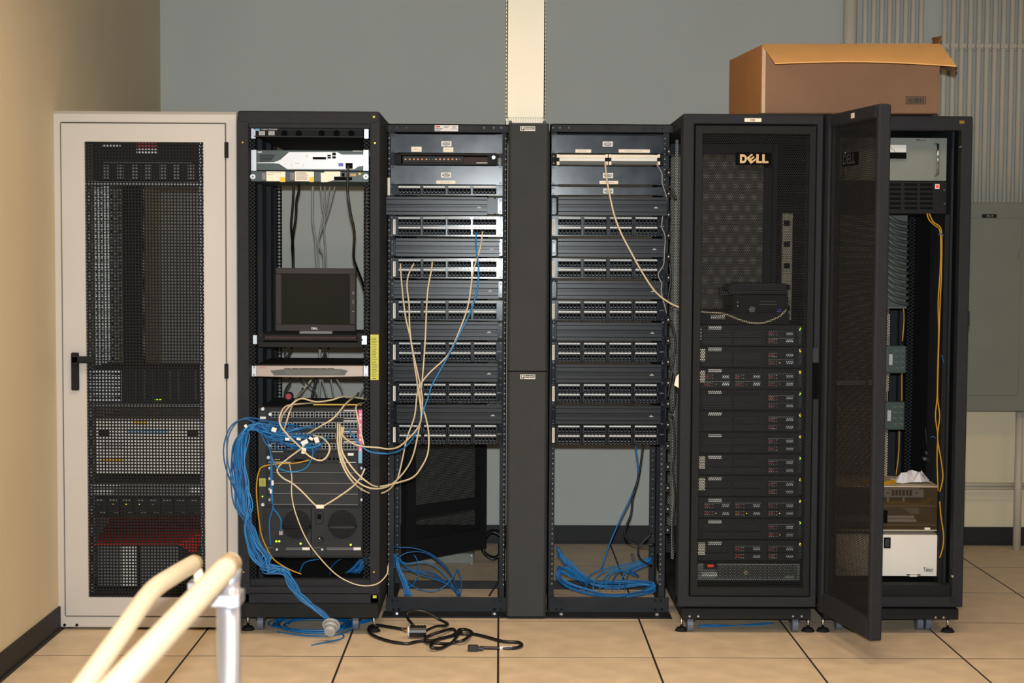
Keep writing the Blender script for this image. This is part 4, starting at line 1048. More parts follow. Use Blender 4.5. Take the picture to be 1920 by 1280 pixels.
# badge, label, handle on the outer face (local -y faces the left of the room)
zb_ = zh-.19
b_ = MB().box(.15, .30, -.012, -.005, zb_-.025, zb_+.025).build('badge', 'hole', od)
cu = bpy.data.curves.new('t', 'FONT'); cu.body = 'DELL'; cu.offset = .03
tt = bpy.data.objects.new('t', cu); COL.objects.link(tt); me = bpy.data.meshes.new_from_object(tt.evaluated_get(bpy.context.evaluated_depsgraph_get())); bpy.data.objects.remove(tt)
xs = [v.co.x for v in me.vertices]; k = .12/(max(xs)-min(xs))
for v in me.vertices: v.co = Vector(((v.co.x-min(xs))*k+.165, -.0135, (v.co.y-.34)*k+zb_))
me.materials.clear(); me.materials.append(M['chassis2'])
inst('lettering', me, od, (0, 0, 0))
MB().box(.27, .30, -T_-.0015, -T_, zh-.035, zh-.015).build('small_label', 'cream', od, label='small white label')
zz = P(1605, 712, 6.1).z
MB().box(wd_-.06, wd_-.005, -.045, -.02, zz-.012, zz+.012).box(wd_-.05, wd_-.03, -.16, -.03, zz-.012, zz+.008).build('lever_handle', 'blackd', od, bevel=.003)
# contents
YO = 6.56
t = thing('meter_panel', 'grey instrument panel with analogue meter at the top of the open door cabinet', 'instrument', base(1560, 1775, 338, YO, .3))
MB().bp(1560, 258, 1775, 338.5, YO, .3).build('face', 'instr', t, bevel=.001)
for x0 in (1754, 1581):
    a, b = P(x0, 270, YO), P(x0, 329, YO)
    MB().tube([a, a+Vector((0, -.035, -.003)), b+Vector((0, -.035, .003)), b], .0055, 8, 1).build('pull_handle', 'chrome', t, smooth=True)
o = MB().bp(1650, 271.5, 1699, 285.5, YO-.012, .012).build('meter_dial', 'white', t); MB().bp(1650, 285.5, 1699.5, 297, YO-.016, .016).build('meter_base', 'hole', t)
c = P(1671, 277, YO-.013); d = P(1679, 285, YO-.013); MB().tube([c, d], .0009, 4, 1).build('needle', 'ink', o)
MB().bp(1718, 263, 1737, 264, YO-.001, .001).bp(1718, 261, 1725, 262, YO-.001, .001).build('fine_print', 'ink', t)
screws(t, ((1771, 276.5), (1771, 322)), YO-.002, .005, 'zinc')
t = thing('louvred_fan_panel', 'black louvred panel with red rocker switch below the meter panel', 'fan panel', base(1560, 1775, 400, YO, .3))
MB().bp(1560, 339.5, 1775, 400, YO, .3).build('face', 'blackd', t, bevel=.001)
lm = MB().add([(-.027, 0, -.002), (.027, 0, -.002), (.023, -.008, .003), (-.023, -.008, .003), (.027, 0, .008), (-.027, 0, .008)], [(0, 1, 2, 3), (3, 2, 4, 5), (0, 3, 5), (1, 4, 2)]).mesh('louvre', ['jack'])
for r_ in range(6):
    for cx in (1580, 1612, 1645, 1677, 1708, 1737):
        inst('louvre', lm, t, P(cx, 347+r_*8.8, YO-.0005))
o = MB().bp(1753.5, 345, 1761.5, 354, YO-.004, .004).build('switch_surround', 'white', t); MB().bp(1755.5, 346.5, 1760, 352.5, YO-.007, .003).build('rocker_switch', 'led_r', o)
screws(t, ((1770, 356.5), (1771, 382)), YO-.002, .005, 'chrome')
# hose fan
hf = thing('hose_manifold', 'grey corrugated loom of curved hoses hanging under the louvred panel', 'cable loom', base(1660, 1706, 575, 6.8, .1))
MB().bp(1640, 402, 1700, 575, 6.86, .02).build('back_plate', 'hose', hf)
for i in range(14):
    y_ = 400+i*11.6
    MB().tube([P(1640, y_-6, 6.80), P(1662, y_+2, 6.79), P(1680, y_+14, 6.79), P(1703, y_+20, 6.84)], .0085, 8, 4).build('curved_hose', 'hose', hf, smooth=True)
MB().bp(1655, 574, 1700, 578, 6.80, .06).build('bottom_clip', 'hose', hf)
# interior fittings
ladder(MB(), 1657, 1668, 590, 895, 6.95, pitch=.011, fr=.25).build('perforated_strip', 'shelf', oc)
ladder(MB(), 1700, 1712, 400, 1000, 7.2).build('mounting_rail', 'black', oc)
MB().bp(1765, 402, 1774, 1100, 6.57, .03).build('mounting_rail', 'blackd', oc); ladder(MB(), 1562, 1571, 402, 1100, 6.57).build('mounting_rail', 'black', oc)
for k, (y0, y1) in enumerate(((648, 700), (753, 806))):
    x0 = 1661-k*3
    t = thing('green_splitter_box', ('upper' if k == 0 else 'lower')+' grey-green cast splitter box with eight studs in the open door cabinet', 'splitter box', base(x0, x0+40, y1, 6.80, .05), 'green splitter boxes')
    MB().bp(x0, y0, x0+39, y1, 6.80, .05).build('casting', 'greenbox', t, bevel=.006, seg=2)
    sm_ = MB().cyl((0, .0, 0), (0, -.016, 0), .0045, .0035, 8).mesh('stud', ['chrome'])
    for r_ in range(4):
        for c_ in range(2): inst('stud', sm_, t, P(x0+20+c_*12, y0+9.5+r_*10.6, 6.80))
    MB().bp(x0+6, y0+16, x0+12.5, y0+36, 6.798, .002).build('rating_label', 'inklight', t)
    a = P(x0+6, y0, 6.82); MB().cyl(a, a+Vector((0, 0, .045)), .005, n=8).build('top_connector', 'chrome', t)
    a = P(x0+6, y1, 6.82); MB().cyl(a, a-Vector((0, 0, .012)), .005, n=8).build('bottom_connector', 'chrome', t)
# shelf, fibre enclosure, splice box
YQ = 6.60
t = thing('fibre_enclosure', 'smoked front fibre enclosure with beige shelves under crumpled paper', 'fibre enclosure', base(1567, 1762, 1000, YQ, .3))
zt_ = P(1665, 913, YQ).z; z2 = P(1665, 949, YQ).z; z3 = P(1665, 993, YQ).z; zm = P(1665, 985, YQ).z
xa, xb = P(1567, 950, YQ).x, P(1762, 950, YQ).x
MB().box(xa, xb, YQ, YQ+.32, zt_, zt_+.004).build('top_shelf', 'shelf', t)
MB().box(xa, xb, YQ+.02, YQ+.32, z2-.003, z2).box(xa, xb, YQ+.02, YQ+.32, zm-.003, zm).box(xa, xb, YQ, YQ+.32, z3-.004, z3).box(xa, xb, YQ+.31, YQ+.32, z3, zt_).box(xb-.004, xb, YQ+.004, YQ+.32, z3, zt_).box(xa, xa+.004, YQ+.004, YQ+.32, z3, zt_).build('inner_shelves', 'shelf', t)
m = MB().bp(1655, 917, 1732, 932, YQ+.12, .01); o = m.build('adapter_plate', 'box', t)
m = MB()
for i in range(6): m.bp(1673+i*6.6, 919, 1677+i*6.6, 929, YQ+.112, .01)
m.cylp(1665, 924, YQ+.114, .004, .006, 8).cylp(1719, 924, YQ+.114, .004, .006, 8); m.build('adapters', 'ink', o)
m = MB().bp(1663, 932, 1667, 947, YQ+.10, .01).bp(1692, 932, 1696, 947, YQ+.10, .01); m.build('clips', 'box', t)
for k in range(3):
    MB().tube([P(1650, 944-k*2, YQ+.08), P(1685, 940+k*2, YQ+.08), P(1722, 946-k, YQ+.06), P(1752, 934-k*2, YQ+.1)], .0022, 6, 4).build('patch_fibre', 'yellowc', t, smooth=True)
MB().bp(1567, 966, 1714, 971, YQ+.05, .2).bp(1567, 973, 1718, 978, YQ+.03, .2).build('splice_tray', 'box', t)
MB().box(xa, xb, YQ-.003, YQ, z3+.004, zt_-.002).build('smoked_front', 'smoke', t, label='smoked transparent front')
MB().bp(1657, 957, 1664, 980, YQ-.01, .008).build('latch', 'hole', t); MB().bp(1734, 989, 1744, 993, YQ-.012, .01).build('small_tab', 'box', t)
t = thing('splice_box', 'white metal splice box with lettering low in the open door cabinet', 'box', base(1567, 1761, 1080, YQ, .3))
MB().bp(1567, 1002.5, 1761, 1079.5, YQ-.01, .32).build('box_body', 'box', t, bevel=.0015)
o = MB().bp(1657.5, 1007.5, 1670, 1027.5, YQ-.014, .005).build('latch_panel', 'hole', t); MB().bp(1660, 1010, 1667.5, 1025, YQ-.018, .005).build('latch_paddle', 'ink', o)
text(t, 'Telect', 1740.5, 1067.5, 18, YQ-.0125, 'ink', .015, hpx=8); text(t, 'LGX', 1582, 1067.5, 12, YQ-.0115, 'ink', .02)
MB().bp(1706, 1077.5, 1720, 1081, YQ-.018, .012).build('latch_tab', 'box', t); MB().bp(1700, 1076.5, 1726, 1078.5, YQ-.012, .004).build('latch_slot', 'hole', t)
# crumpled paper
random.seed(3)
m = MB(); c = P(1709, 911, YQ+.12); nx, ny = 7, 5
vs = []
for j in range(ny):
    for i in range(nx):
        vs.append((c.x-.075+i*.025+random.uniform(-.006, .006), c.y-.05+j*.03+random.uniform(-.008, .008), zt_+.006+abs(random.uniform(.0, .05))*(1 if 0 < i < nx-1 and 0 < j < ny-1 else .2)))
m.add(vs, [(j*nx+i, j*nx+i+1, (j+1)*nx+i+1, (j+1)*nx+i) for j in range(ny-1) for i in range(nx-1)])
o = m.build('crumpled_paper', 'paper'); tag(o, 'crumpled white paper lying on the fibre enclosure', 'paper')
sd = o.modifiers.new('s', 'SOLIDIFY'); sd.thickness = .001
random.seed(11)

# ================================================================== 8. CARDBOARD BOX
fl_, fr_ = P(1426, 211, 6.50), P(1755, 215, 6.50)
zb_ = max(zt6, zt7)+.004; ztb = P(1426, 84, 6.50).z
FL = Vector((fl_.x, 6.50, zb_)); FR = Vector((fr_.x, 6.46, zb_)); BL = Vector((P(1367, 200, 7.02).x, 7.02, zb_)); BR = FR+(BL-FL)
bx = thing('cardboard_box', 'large open cardboard box lying on top of the right-hand cabinets', 'cardboard box', (FL+FR+BL+BR)/4)
H = Vector((0, 0, ztb-zb_)); t_w = .006
def wall(a, b, name, mt='card'):
    n_ = (b-a).cross(Vector((0, 0, 1))).normalized()*-t_w
    return MB().add([a, b, b+n_, a+n_, a+H, b+H, b+n_+H, a+n_+H], [(0,3,2,1),(4,5,6,7),(0,1,5,4),(1,2,6,5),(2,3,7,6),(3,0,4,7)]).build(name, mt, bx)
fw = wall(FL, FR, 'front_wall'); wall(BL, FL, 'side_wall', 'cardlit'); wall(FR, BR, 'side_wall'); wall(BR, BL, 'back_wall')
MB().add([FL, FR, BR, BL, FL+Vector((0,0,.005)), FR+Vector((0,0,.005)), BR+Vector((0,0,.005)), BL+Vector((0,0,.005))], [(0,3,2,1),(4,5,6,7),(0,1,5,4),(1,2,6,5),(2,3,7,6),(3,0,4,7)]).build('bottom', 'card', bx)
def sheet(pts_a, pts_b, name, mt, up=Vector((0, 0, .004))):
    n = len(pts_a); vs = list(pts_a)+list(pts_b); vs2 = [v+up for v in vs]
    fs = [(i, i+1, n+i+1, n+i) for i in range(n-1)]; N = 2*n
    fs2 = [tuple(N+k for k in f[::-1]) for f in fs]
    rim = list(range(n))+list(range(2*n-1, n-1, -1)); rs = [(rim[i], rim[(i+1) % N], N+rim[(i+1) % N], N+rim[i]) for i in range(N)]
    return MB().add(vs+vs2, fs+fs2+rs).build(name, mt, bx)
# front flap
A_ = [FL+H+(FR-FL)*k/8 for k in range(9)]
b0, b1 = P(1453, 120, 6.22), P(1793, 125, 6.20)
B_ = []
for k in range(9):
    q = b0.lerp(b1, k/8); B_.append(q+Vector((0, 0, .012*math.sin(math.pi*k/8))))
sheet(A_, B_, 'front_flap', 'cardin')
# right side flap folded out, and curled back flap
A_ = [FR+H+Vector((.002, 0, -.006)), FR+H+(BR-FR)*.95]; B_ = [P(1790, 137, 6.52), P(1796, 128, 6.9)]
sheet(A_, B_, 'side_flap', 'card')
A_ = []; B_ = []
for k in range(7):
    u_ = k/6; A_.append(P(1746+3*math.sin(u_*3), 96-u_*25, 6.94+.05*math.sin(u_*3.1))); B_.append(P(1757+9*u_**1.5, 96-u_*29, 6.78+.04*math.sin(u_*3.1)))
sheet(A_, B_, 'curled_flap', 'cardlit', Vector((.003, 0, 0)))
A_ = [BL+H, BR+H]; B_ = [BL+H+Vector((.02, .14, -.16)), BR+H+Vector((-.02, .14, -.16))]
sheet(A_, B_, 'back_flap', 'card')
A_ = [FL+H+Vector((-.004,0,0)), BL+H]; B_ = [FL+Vector((-.03,.02,.05))+H*.35, BL+Vector((-.03,-.02,.05))+H*.35]
# tape strip on the near left corner and barcode
d1 = (FR-FL).normalized()
MB().add([FL+d1*.004+Vector((0, -.001, .004)), FL+d1*.018+Vector((0, -.0015, .004)), FL+d1*.018+H+Vector((0, -.0015, -.004)), FL+d1*.004+H+Vector((0, -.001, -.004))], [(0, 1, 2, 3)]).build('tape', 'tape', fw)
yf = 6.462
m = MB(); m.bp(1699, 180.5, 1736, 181.7, yf, .001).bp(1699, 194, 1736, 195.2, yf, .001).bp(1699, 180.5, 1700.2, 195, yf, .001).bp(1734.8, 180.5, 1736, 195, yf, .001)
x_ = 1702
while x_ < 1733:
    w_ = random.choice((.6, 1.0, 1.7)); m.bp(x_, 183, x_+w_, 193, yf, .001); x_ += w_+random.choice((.6, 1.0))
for v in range(len(m.v)):
    x, y, z = m.v[v]; yy = FL.y+(FR.y-FL.y)*(x-FL.x)/(FR.x-FL.x); m.v[v] = (x, yy-.0012 if y < yf+.0005 else yy-.0004, z)
m.build('barcode', 'ink', fw, label='printed barcode in a frame')

# ================================================================== HANDRAILS (foreground left)
def handrail(name, label, pts, r, post_at, extra=None):
    t_ = thing(name, label, 'handrail', (post_at[0], post_at[1], 0), 'handrails of the ramp')
    m_ = MB().tube(pts, r, 16, 5); e = Vector(pts[0]); d_ = (e-Vector(pts[1])).normalized()
    for k in range(5):
        a0, a1 = k/5*math.pi/2, (k+1)/5*math.pi/2
        m_.cyl(e+d_*r*math.sin(a0), e+d_*r*math.sin(a1), r*math.cos(a0), max(r*math.cos(a1), .0005), 16)
    m_.build('rail', 'rail', t_, smooth=True)
    return t_
r2 = [P(431, 1057, 2.72), P(330, 1165, 2.36), P(222, 1282, 2.06), P(100, 1412, 1.80)]
px_ = P(428, 1120, 2.7); 
t = handrail('handrail', 'ivory round handrail on a silver post in the foreground, the nearer and larger one', r2, .0205, (px_.x, 2.70))
ztp = P(428, 1100, 2.7).z
MB().cyl((px_.x, 2.70, 0), (px_.x, 2.70, ztp), .0205, n=24).build('post', 'alu', t, smooth=True, label='brushed aluminium post')
MB().box(px_.x-.026, px_.x+.024, 2.675, 2.73, P(428, 1133, 2.7).z, P(428, 1109, 2.7).z).build('post_bracket', 'alu', t, bevel=.002)
q = P(428, 1100, 2.7); MB().cyl(q-Vector((0, 0, .01)), P(434, 1065, 2.7), .018, n=14).build('rail_support', 'alu', t, smooth=True)
MB().cyl((px_.x, 2.70, 0), (px_.x, 2.70, .01), .05, n=20).build('base_flange', 'alu', t)
e_ = Vector(r2[-1]); MB().cyl((e_.x, e_.y, 0), (e_.x, e_.y, e_.z), .02, n=16).build('post', 'alu', t, smooth=True)
r1 = [P(364, 1056, 3.30), P(322, 1081, 3.08), P(283, 1110, 2.92), P(225, 1190, 2.68), P(158, 1284, 2.46), P(60, 1420, 2.2)]
p1 = P(423, 1110, 3.3)
t = handrail('handrail', 'ivory bent handrail in the foreground, the farther and thinner one', r1, .0185, (p1.x, 3.30))
q = Vector(r1[0]); plz = P(372, 1092, 3.3)
MB().tube([q+Vector((.0, 0, -.005)), P(372, 1076, 3.3), plz], .011, 10, 3).build('rail_support', 'rail', t, smooth=True)
MB().box(plz.x-.02, p1.x+.02, 3.28, 3.32, plz.z-.012, plz.z+.004).build('support_arm', 'alu', t, bevel=.002)
MB().cyl((p1.x, 3.30, 0), (p1.x, 3.30, plz.z), .018, n=16).build('post', 'alu', t, smooth=True)
e_ = Vector(r1[-1]); MB().cyl((e_.x, e_.y, 0), (e_.x, e_.y, e_.z), .018, n=16).build('post', 'alu', t, smooth=True)

# ================================================================== CABLES
def ylist(Ys, n):
    if not isinstance(Ys, (tuple, list)): return [Ys]*n
    out = []
    for i in range(n):
        u = i/(n-1)*(len(Ys)-1); k = min(int(u), len(Ys)-2); out.append(Ys[k]+(Ys[k+1]-Ys[k])*(u-k))
    return out
def cable(pts, Ys, r, mt, label, grp=None, name='network_cable', cat='cable', jit=0, n=6, k=4):
    ys = ylist(Ys, len(pts)); q = []
    for (a, b), y in zip(pts, ys):
        p_ = P(a+random.uniform(-jit, jit), b+random.uniform(-jit, jit), y+random.uniform(-jit, jit)*.004)
        if p_.z < r: p_.z = r
        q.append(p_)
    if mt == 'blue' and grp: mt = random.choice(('blue', 'blue', 'blue2', 'blue3'))
    o_ = MB().tube(q, r, n, k).build(name, mt, smooth=True)
    return tag(o_, label, cat, grp)
# hanging inside the open rack
g1 = 'cables hanging inside the open rack'
cable([(551,341),(549,383),(546,417),(547,439),(549,455),(550,480),(550,560)], (6.75,6.9), .0055, 'blackc', 'black cord hanging behind the monitor, left of its twin', g1)
cable([(557,341),(561,355),(556,376),(555,405),(550,439),(548,462),(549,480),(552,560)], (6.75,6.92), .0055, 'blackc', 'black cord hanging behind the monitor, right of its twin', g1)
cable([(587,341),(586,371),(586,412),(591,446),(593,480),(598,540)], 6.9, .0055, 'greyc', 'thick grey-brown cable hanging down behind the monitor', g1)
for i, c in enumerate(([(600,341),(604.5,389),(609,412),(598,446),(596.5,480),(599,540)], [(609,341),(609,371),(606,405),(599,439),(599,462),(606,480),(608,540)],
          [(619,345),(611,394),(602,428),(597,455),(595,480),(600,540)], [(629,345),(618,389),(609,417),(608,439),(610,462),(611,480),(613,540)])):
    cable(c, 6.92+i*.02, .004, 'greyc', 'thin grey cable hanging behind the monitor, %s from the left of four' % ORD[i], g1)
cable([(653,310),(652,330),(652,360),(657,398),(664.5,435),(663,480),(670,504),(679,527),(684,549),(686,582)], (6.44,6.40,6.45,6.7,6.75), .0055, 'blackc', 'black power cord hanging from the silver router', g1)
for i, (c, mt_, r_) in enumerate((([(534,652),(536,681)], 'blackc', .005), ([(547,652),(541,665),(535,680)], 'blackc', .005), ([(600,651),(599,681)], 'greyc', .007), ([(616,651),(608,665),(602,681)], 'blackc', .005), ([(612,655),(615,670),(618,681)], 'greyc', .004))):
    cable([(c[0][0], c[0][1]-12)]+c+[(c[-1][0], c[-1][1]+14)], 7.0+i*.02, r_, mt_, '%s cable seen between shelf and champagne server, %s from the left' % ('black' if mt_ == 'blackc' else 'grey', ORD[i]), g1)
for i, (c, mt_, r_) in enumerate((([(544,700),(544,716),(538,726),(534,736),(534,750)], 'blackc', .005), ([(556,703),(570,714),(589,731),(594,745)], 'blackc', .004), ([(594,700),(592,715),(588,730),(584,748)], 'blackc', .006), ([(600,700),(600,720),(598,748)], 'greyc', .006),
        ([(602,706),(607,722),(614,746)], 'greyc', .004), ([(619,700),(622,720),(627,748)], 'greyc', .004), ([(625,704),(634,715),(641,728),(646,748)], 'greyc', .004), ([(684,715),(680,730),(668,746)], 'greyc', .004), ([(584,712),(572,725),(560,740),(553,756)], 'tan', .004))):
    cable(c, 6.98+i*.015, r_, mt_, '%s cable dropping behind the modular switch, %s from the left' % ({'blackc': 'black', 'greyc': 'grey', 'tan': 'tan'}[mt_], ORD[i]), g1)
o = MB().mt(0).cylp(541, 743, 6.72, .013, .01, 14).mt(1).cylp(541, 743, 6.73, .018, .03, 14).build('power_plug', ['red', 'blackd']); tag(o, 'round black plug with red tip resting on the modular switch', 'plug')
# tan patch cables at the switch
RT = .0037; FY = 6.40
g2 = 'tan network cables in front of the modular switch'
TL = [
 ([(568,728),(552,752),(544,770),(539,785),(533,804),(530,812)], (6.7,6.42,6.40,6.46), 'tan cable coming over the switch top, leftmost of three'),
 ([(588,755),(563,757),(537,761),(526,776),(525,795),(540,816),(563,838),(580,855),(599,863),(612,857),(618.5,840),(612.5,828),(600.5,818.5),(583,816)], (6.6,6.40,6.36,6.33,6.36,6.45), 'tan cable curling into a full loop before the switch ports'),
 ([(687,748),(660,744),(643,743),(620,750),(592,753),(566,747),(549,756),(533,773),(527,788),(527,800)], (6.6,6.5,6.40,6.46), 'tan cable lying along the top of the switch'),
 ([(672,736),(666,743),(649,756),(626,783),(600.5,799),(575,814)], (6.7,6.5,6.36,6.44), 'tan cable crossing the switch ports diagonally'),
 ([(683,755),(674,757),(667.5,763),(669,776),(676,807),(682,834)], (6.6,6.42,6.40), 'short tan cable beside the pink striped label'),
 ([(571,834),(563,842),(540,859),(523,874),(520.5,885),(532,897),(547,905),(566,921),(592,947.5),(600,949.5),(609,947),(635,931),(661,912),(676,895),(684,878)], (6.42,6.40,6.39,6.40), 'tan cable drooping in a V across the blank slots'),
]
for c, ys, lb in TL: cable(c, ys, RT, 'tan', lb, g2)
MB_ = MB().bp(593, 946.5, 607, 953, 6.375, .006).build('cable_tag', 'cream'); tag(MB_, 'small pale cable tag at the lowest point of the drooping tan cable', 'tag')
g3 = 'long patch cables crossing to the left patch rack'
DY = (6.46, 6.40, 6.38, 6.5, 6.62, 6.66, 6.68, 6.70, 6.70, 6.76)
cable([(633,793),(633,812),(633,833),(640,867),(657,898),(678,917),(703,926),(726,920),(740,906),(747,892),(755,858),(763,821),(777,781),(781,746),(783,725),(777,683),(769,632),(760,592),(753,531),(750.6,494)], DY, RT, 'tan', 'long tan cable to the leftmost used port of the left patch rack', g3)
cable([(637,794),(637,833),(649,876),(669,902),(695,915),(721,914),(740,903),(761,880),(775,852),(785,807),(790,777),(792,750),(788,722),(773,653),(768,612),(767,571),(763,537),(766,515),(776,494)], DY, RT, 'tan', 'long tan cable to the second used port of the left patch rack', g3)
cable([(645,800),(640,824),(643,850),(664,881),(688,903),(709,912),(747,904),(775,894),(791,874),(802,850),(804,817),(799,785),(789,752),(788,735),(791,720),(797,642),(800,571),(803,537),(809,506),(810.5,491)], DY, RT, 'tan', 'long tan cable to the third used port of the left patch rack', g3)
cable([(640,800),(642,816),(661,831),(681,836.6),(710,839),(730,841.5),(750,836),(771,817),(785,799),(790,781),(788,757),(785,732),(790,718),(807,697),(840,665),(862,618),(878,571),(887,510),(899,470),(903,450),(905,434)], DY, RT, 'tan', 'long tan cable rising to the right end port of the topmost double panel', g3)
cable([(642,800),(636,830),(643,866),(660,893),(682,912),(703,922)], (6.46,6.40,6.45,6.60), RT, 'tan', 'tan cable ending beside the right post of the open rack', g3)
cable([(654,802),(661,816),(678,836),(695,847),(721,850),(736,849),(757,840),(773,823),(784,800),(795,767),(805,738),(811,720),(848,653),(882,584),(895,541),(897,500),(894,474),(892,453),(894,436)], DY, .0036, 'blue', 'single blue cable rising to the topmost double panel of the left patch rack', g3)
cable([(580,862),(554,868),(523,869),(494,874),(485,885),(481,910),(482,940),(486,978),(490,1002),(500,1027),(514,1049),(540,1066),(565,1076)], (6.42,6.40,6.40,6.42,6.45), .0029, 'yellowc', 'yellow fibre cable running down the left side of the switch', None, 'fibre_cable')
cable([(542,867),(547,893),(547,928),(555.6,966),(577,1015),(609,1056),(638,1082),(674,1097),(706,1094.7),(725,1077),(727.6,1060)], (6.46,6.36,6.36,6.36,6.40), .0026, 'tan', 'thin pale cable sweeping across the power supplies to the right post')
# blue bundle
g4 = 'blue cables bundled down the left post of the open rack'
lb = 'blue network cable in the thick bundle beside the left post of the open rack'
random.seed(5)
for i in range(24):
    sx = random.uniform(532, 615); sy = random.choice((797, 817, 836))+random.uniform(-2, 4)
    f_ = i/23.0; bx_ = 437+f_*26
    u = random.uniform
    ex = u(-5, 5); f2 = random.random()
    pts = [(sx, sy), (sx-22, sy+u(-6, 9)), (512+u(-6, 8), 806+u(-10, 22)), (486+u(-4, 4), 801+u(-9, 10)), (466+u(-2, 3), 802+u(-5, 6)), (bx_+3+u(-2, 2), 826-f_*8+u(-4, 4)), (bx_-2+u(-3, 3), 862), (bx_+u(-5, 5), 905), (bx_+7+u(-6, 6), 950)]
    pts += [(458+f2*17, 985), (463+f2*26, 1020), (472+f2*38, 1045+u(-6, 8)), (500+u(-8, 8), 1062+u(-8, 12)), (533+u(-6, 6), 1072+u(-6, 6))]
    if i < 14: pts += [(550+u(-9, 9), 1100), (573+u(-11, 11), 1125), (598+u(-9, 9), 1145+u(-3, 3)), (615+u(-5, 5), 1160)]
    dy = random.uniform(-.03, .012)
    cable(pts, (6.47, 6.40+dy, 6.36+dy, 6.36, 6.35+dy, 6.34+dy, 6.35+dy, 6.35+dy), .0027, 'blue', lb, g4)
for i, c in enumerate(([(566,812),(545,800),(523,792),(494,789),(482,792),(461,785),(440,792),(428,807),(420,833),(420,860),(427,888),(437,910),(454,950),(462,985)],
                       [(560,820),(530,798),(500,790),(470,783),(448,788),(436,801),(428,820),(426,850),(430,880),(442,915),(458,955),(466,990)])):
    cable(c, (6.46, 6.38, 6.33, 6.33, 6.36), .0029, 'blue', 'blue cable looping out in front of the white cabinet, %s of two' % ('outer', 'inner')[i], 'outermost blue cable loops')
g5 = 'blue cables dropping in front of the switch'
cable([(461,783),(483,799),(495,826),(506,842),(508,864),(508,902),(509,935),(512,949),(505,978),(506,1005),(508,1022)], (6.36,6.38,6.40,6.42), .0029, 'blue', 'blue cable falling past the left end of the line cards, left branch', g5)
cable([(480,792),(497,815),(504,833),(509,864),(510,902),(512,949),(520,962),(526.6,975),(526.6,996)], (6.37,6.39,6.41,6.44), .0029, 'blue', 'blue cable falling past the line cards to a plug on the power supply', g5)
cable([(583,836),(587,850),(575,876),(549,884.7),(523,878),(513,866),(508,850)], (6.44,6.36,6.40), .0029, 'blue', 'blue cable making a U loop below the supervisor card', g5)
cable([(617,818),(605,830),(590,838),(570,838)], (6.46,6.38,6.40), .0029, 'blue', 'short blue cable plugged in the third line card right of the tags', g5)
o = MB().bp(523, 995, 530, 1003, 6.44, .02).build('network_plug', 'champ', bevel=.001); tag(o, 'small clear network plug on the end of a blue cable at the power supply', 'plug')
# white tags on the bundle
for i, (a, b, w_, h_, an, lb) in enumerate(((461.5, 800, 5, 9, .5, 'at the bend of the bundle by the left post'), (513.7, 805.5, 9, 8, -.3, 'on the blue cables left of the ports'), (538.6, 823, 8, 5, 0, 'low on the blue cables, left'), (560, 823, 8, 4, -.2, 'low on the blue cables, middle'),
        (571, 829, 13, 8, .5, 'at the centre of the tag cluster'), (569.5, 845, 8, 11, -.15, 'hanging below the tag cluster'), (593.6, 824.5, 8, 11, .35, 'rightmost of the tag cluster'), (583, 822, 8, 5, -.5, 'between centre and rightmost tag of the cluster'), (511, 905, 4, 9, 0, 'on the falling blue cable beside the blank slots, upper'), (507.7, 921, 3.5, 8, 0, 'on the falling blue cable beside the blank slots, lower'))):
    c = P(a, b, 6.345 if i < 8 else 6.385); w_ /= 920.; h_ /= 920.
    q = [Vector((x*math.cos(an)-z*math.sin(an), 0, x*math.sin(an)+z*math.cos(an)))+c for x, z in ((-w_, -h_), (w_, -h_), (w_, h_), (-w_, h_))]
    D = Vector((0, .004, 0))
    o = MB().add(q+[v+D for v in q], [(0,1,2,3), (7,6,5,4), (0,4,5,1), (1,5,6,2), (2,6,7,3), (3,7,4,0)]).build('cable_tag', 'white'); tag(o, 'white cable tag '+lb, 'tag', 'white tags on the blue cables')
# blue inside the rack base to the right
random.seed(9)
for i in range(9):
    cable([(648+i*3, 1074), (662+i*2.4, 1062), (676+i, 1048+i*.8), (700, 1040+i*3), (735, 1038+i*3.5), (752+random.uniform(-3,3), 1052+random.uniform(-5, 5))], (7.0, 7.0, 7.05), .0029, 'blue', 'blue cable passing from the open rack base behind the post into the left patch rack', 'blue cables passing between the rack bases', jit=1.2)
cable([(560,1078),(568,1058),(580,1051),(600,1048)], 6.95, .0029, 'blue', 'blue cable under the switch, left arc', 'blue arcs under the switch'); cable([(618,1078),(622,1062),(632,1052),(640,1047)], 6.95, .0029, 'blue', 'blue cable under the switch, right arc', 'blue arcs under the switch')
# left patch rack base
g6 = 'blue cables arching in the base of the left patch rack'
for i, c in enumerate(([(740,1024),(746,1026),(774,1027),(805,1037),(831,1056),(848,1082),(855,1100),(857,1116)], [(740,1050),(746,1046),(763,1036),(791,1035),(818,1048),(843,1075),(856,1096),(862,1117)], [(740,1040),(746,1048),(763,1056),(791,1053),(814,1060),(837,1082),(853,1105),(857,1116)],
         [(740,1040),(746,1048),(774,1071),(816,1086),(848,1099),(860,1116)], [(740,1062),(750,1067),(784,1069),(810,1073),(835,1090),(852,1106),(857,1116)], [(746,1060),(753,1075),(770,1096),(795,1107),(816,1108),(837,1096),(852,1077),(857,1067),(864,1084),(865,1101),(863,1117)],
         [(744,1045),(760,1060),(790,1078),(820,1086),(845,1100),(858,1117)], [(744,1044),(765,1064),(795,1074),(822,1082),(846,1102),(860,1118)])):
    cable(c, (7.0, 7.05, 7.15), .0029, 'blue', 'blue cable arching across the base of the left patch rack, %s drawn' % ORD[i] if False else 'blue cable arching to the right in the base of the left patch rack', g6)
for i in range(7):
    cable([(741+i*.6, 1048), (745+i*1.2, 1068), (753+i*1.6, 1092), (760+i*2, 1117)], (7.0, 6.98), .0029, 'blue', 'blue cable falling steeply by the left upright in the base of the left patch rack', 'blue cables falling by the left upright', jit=1)
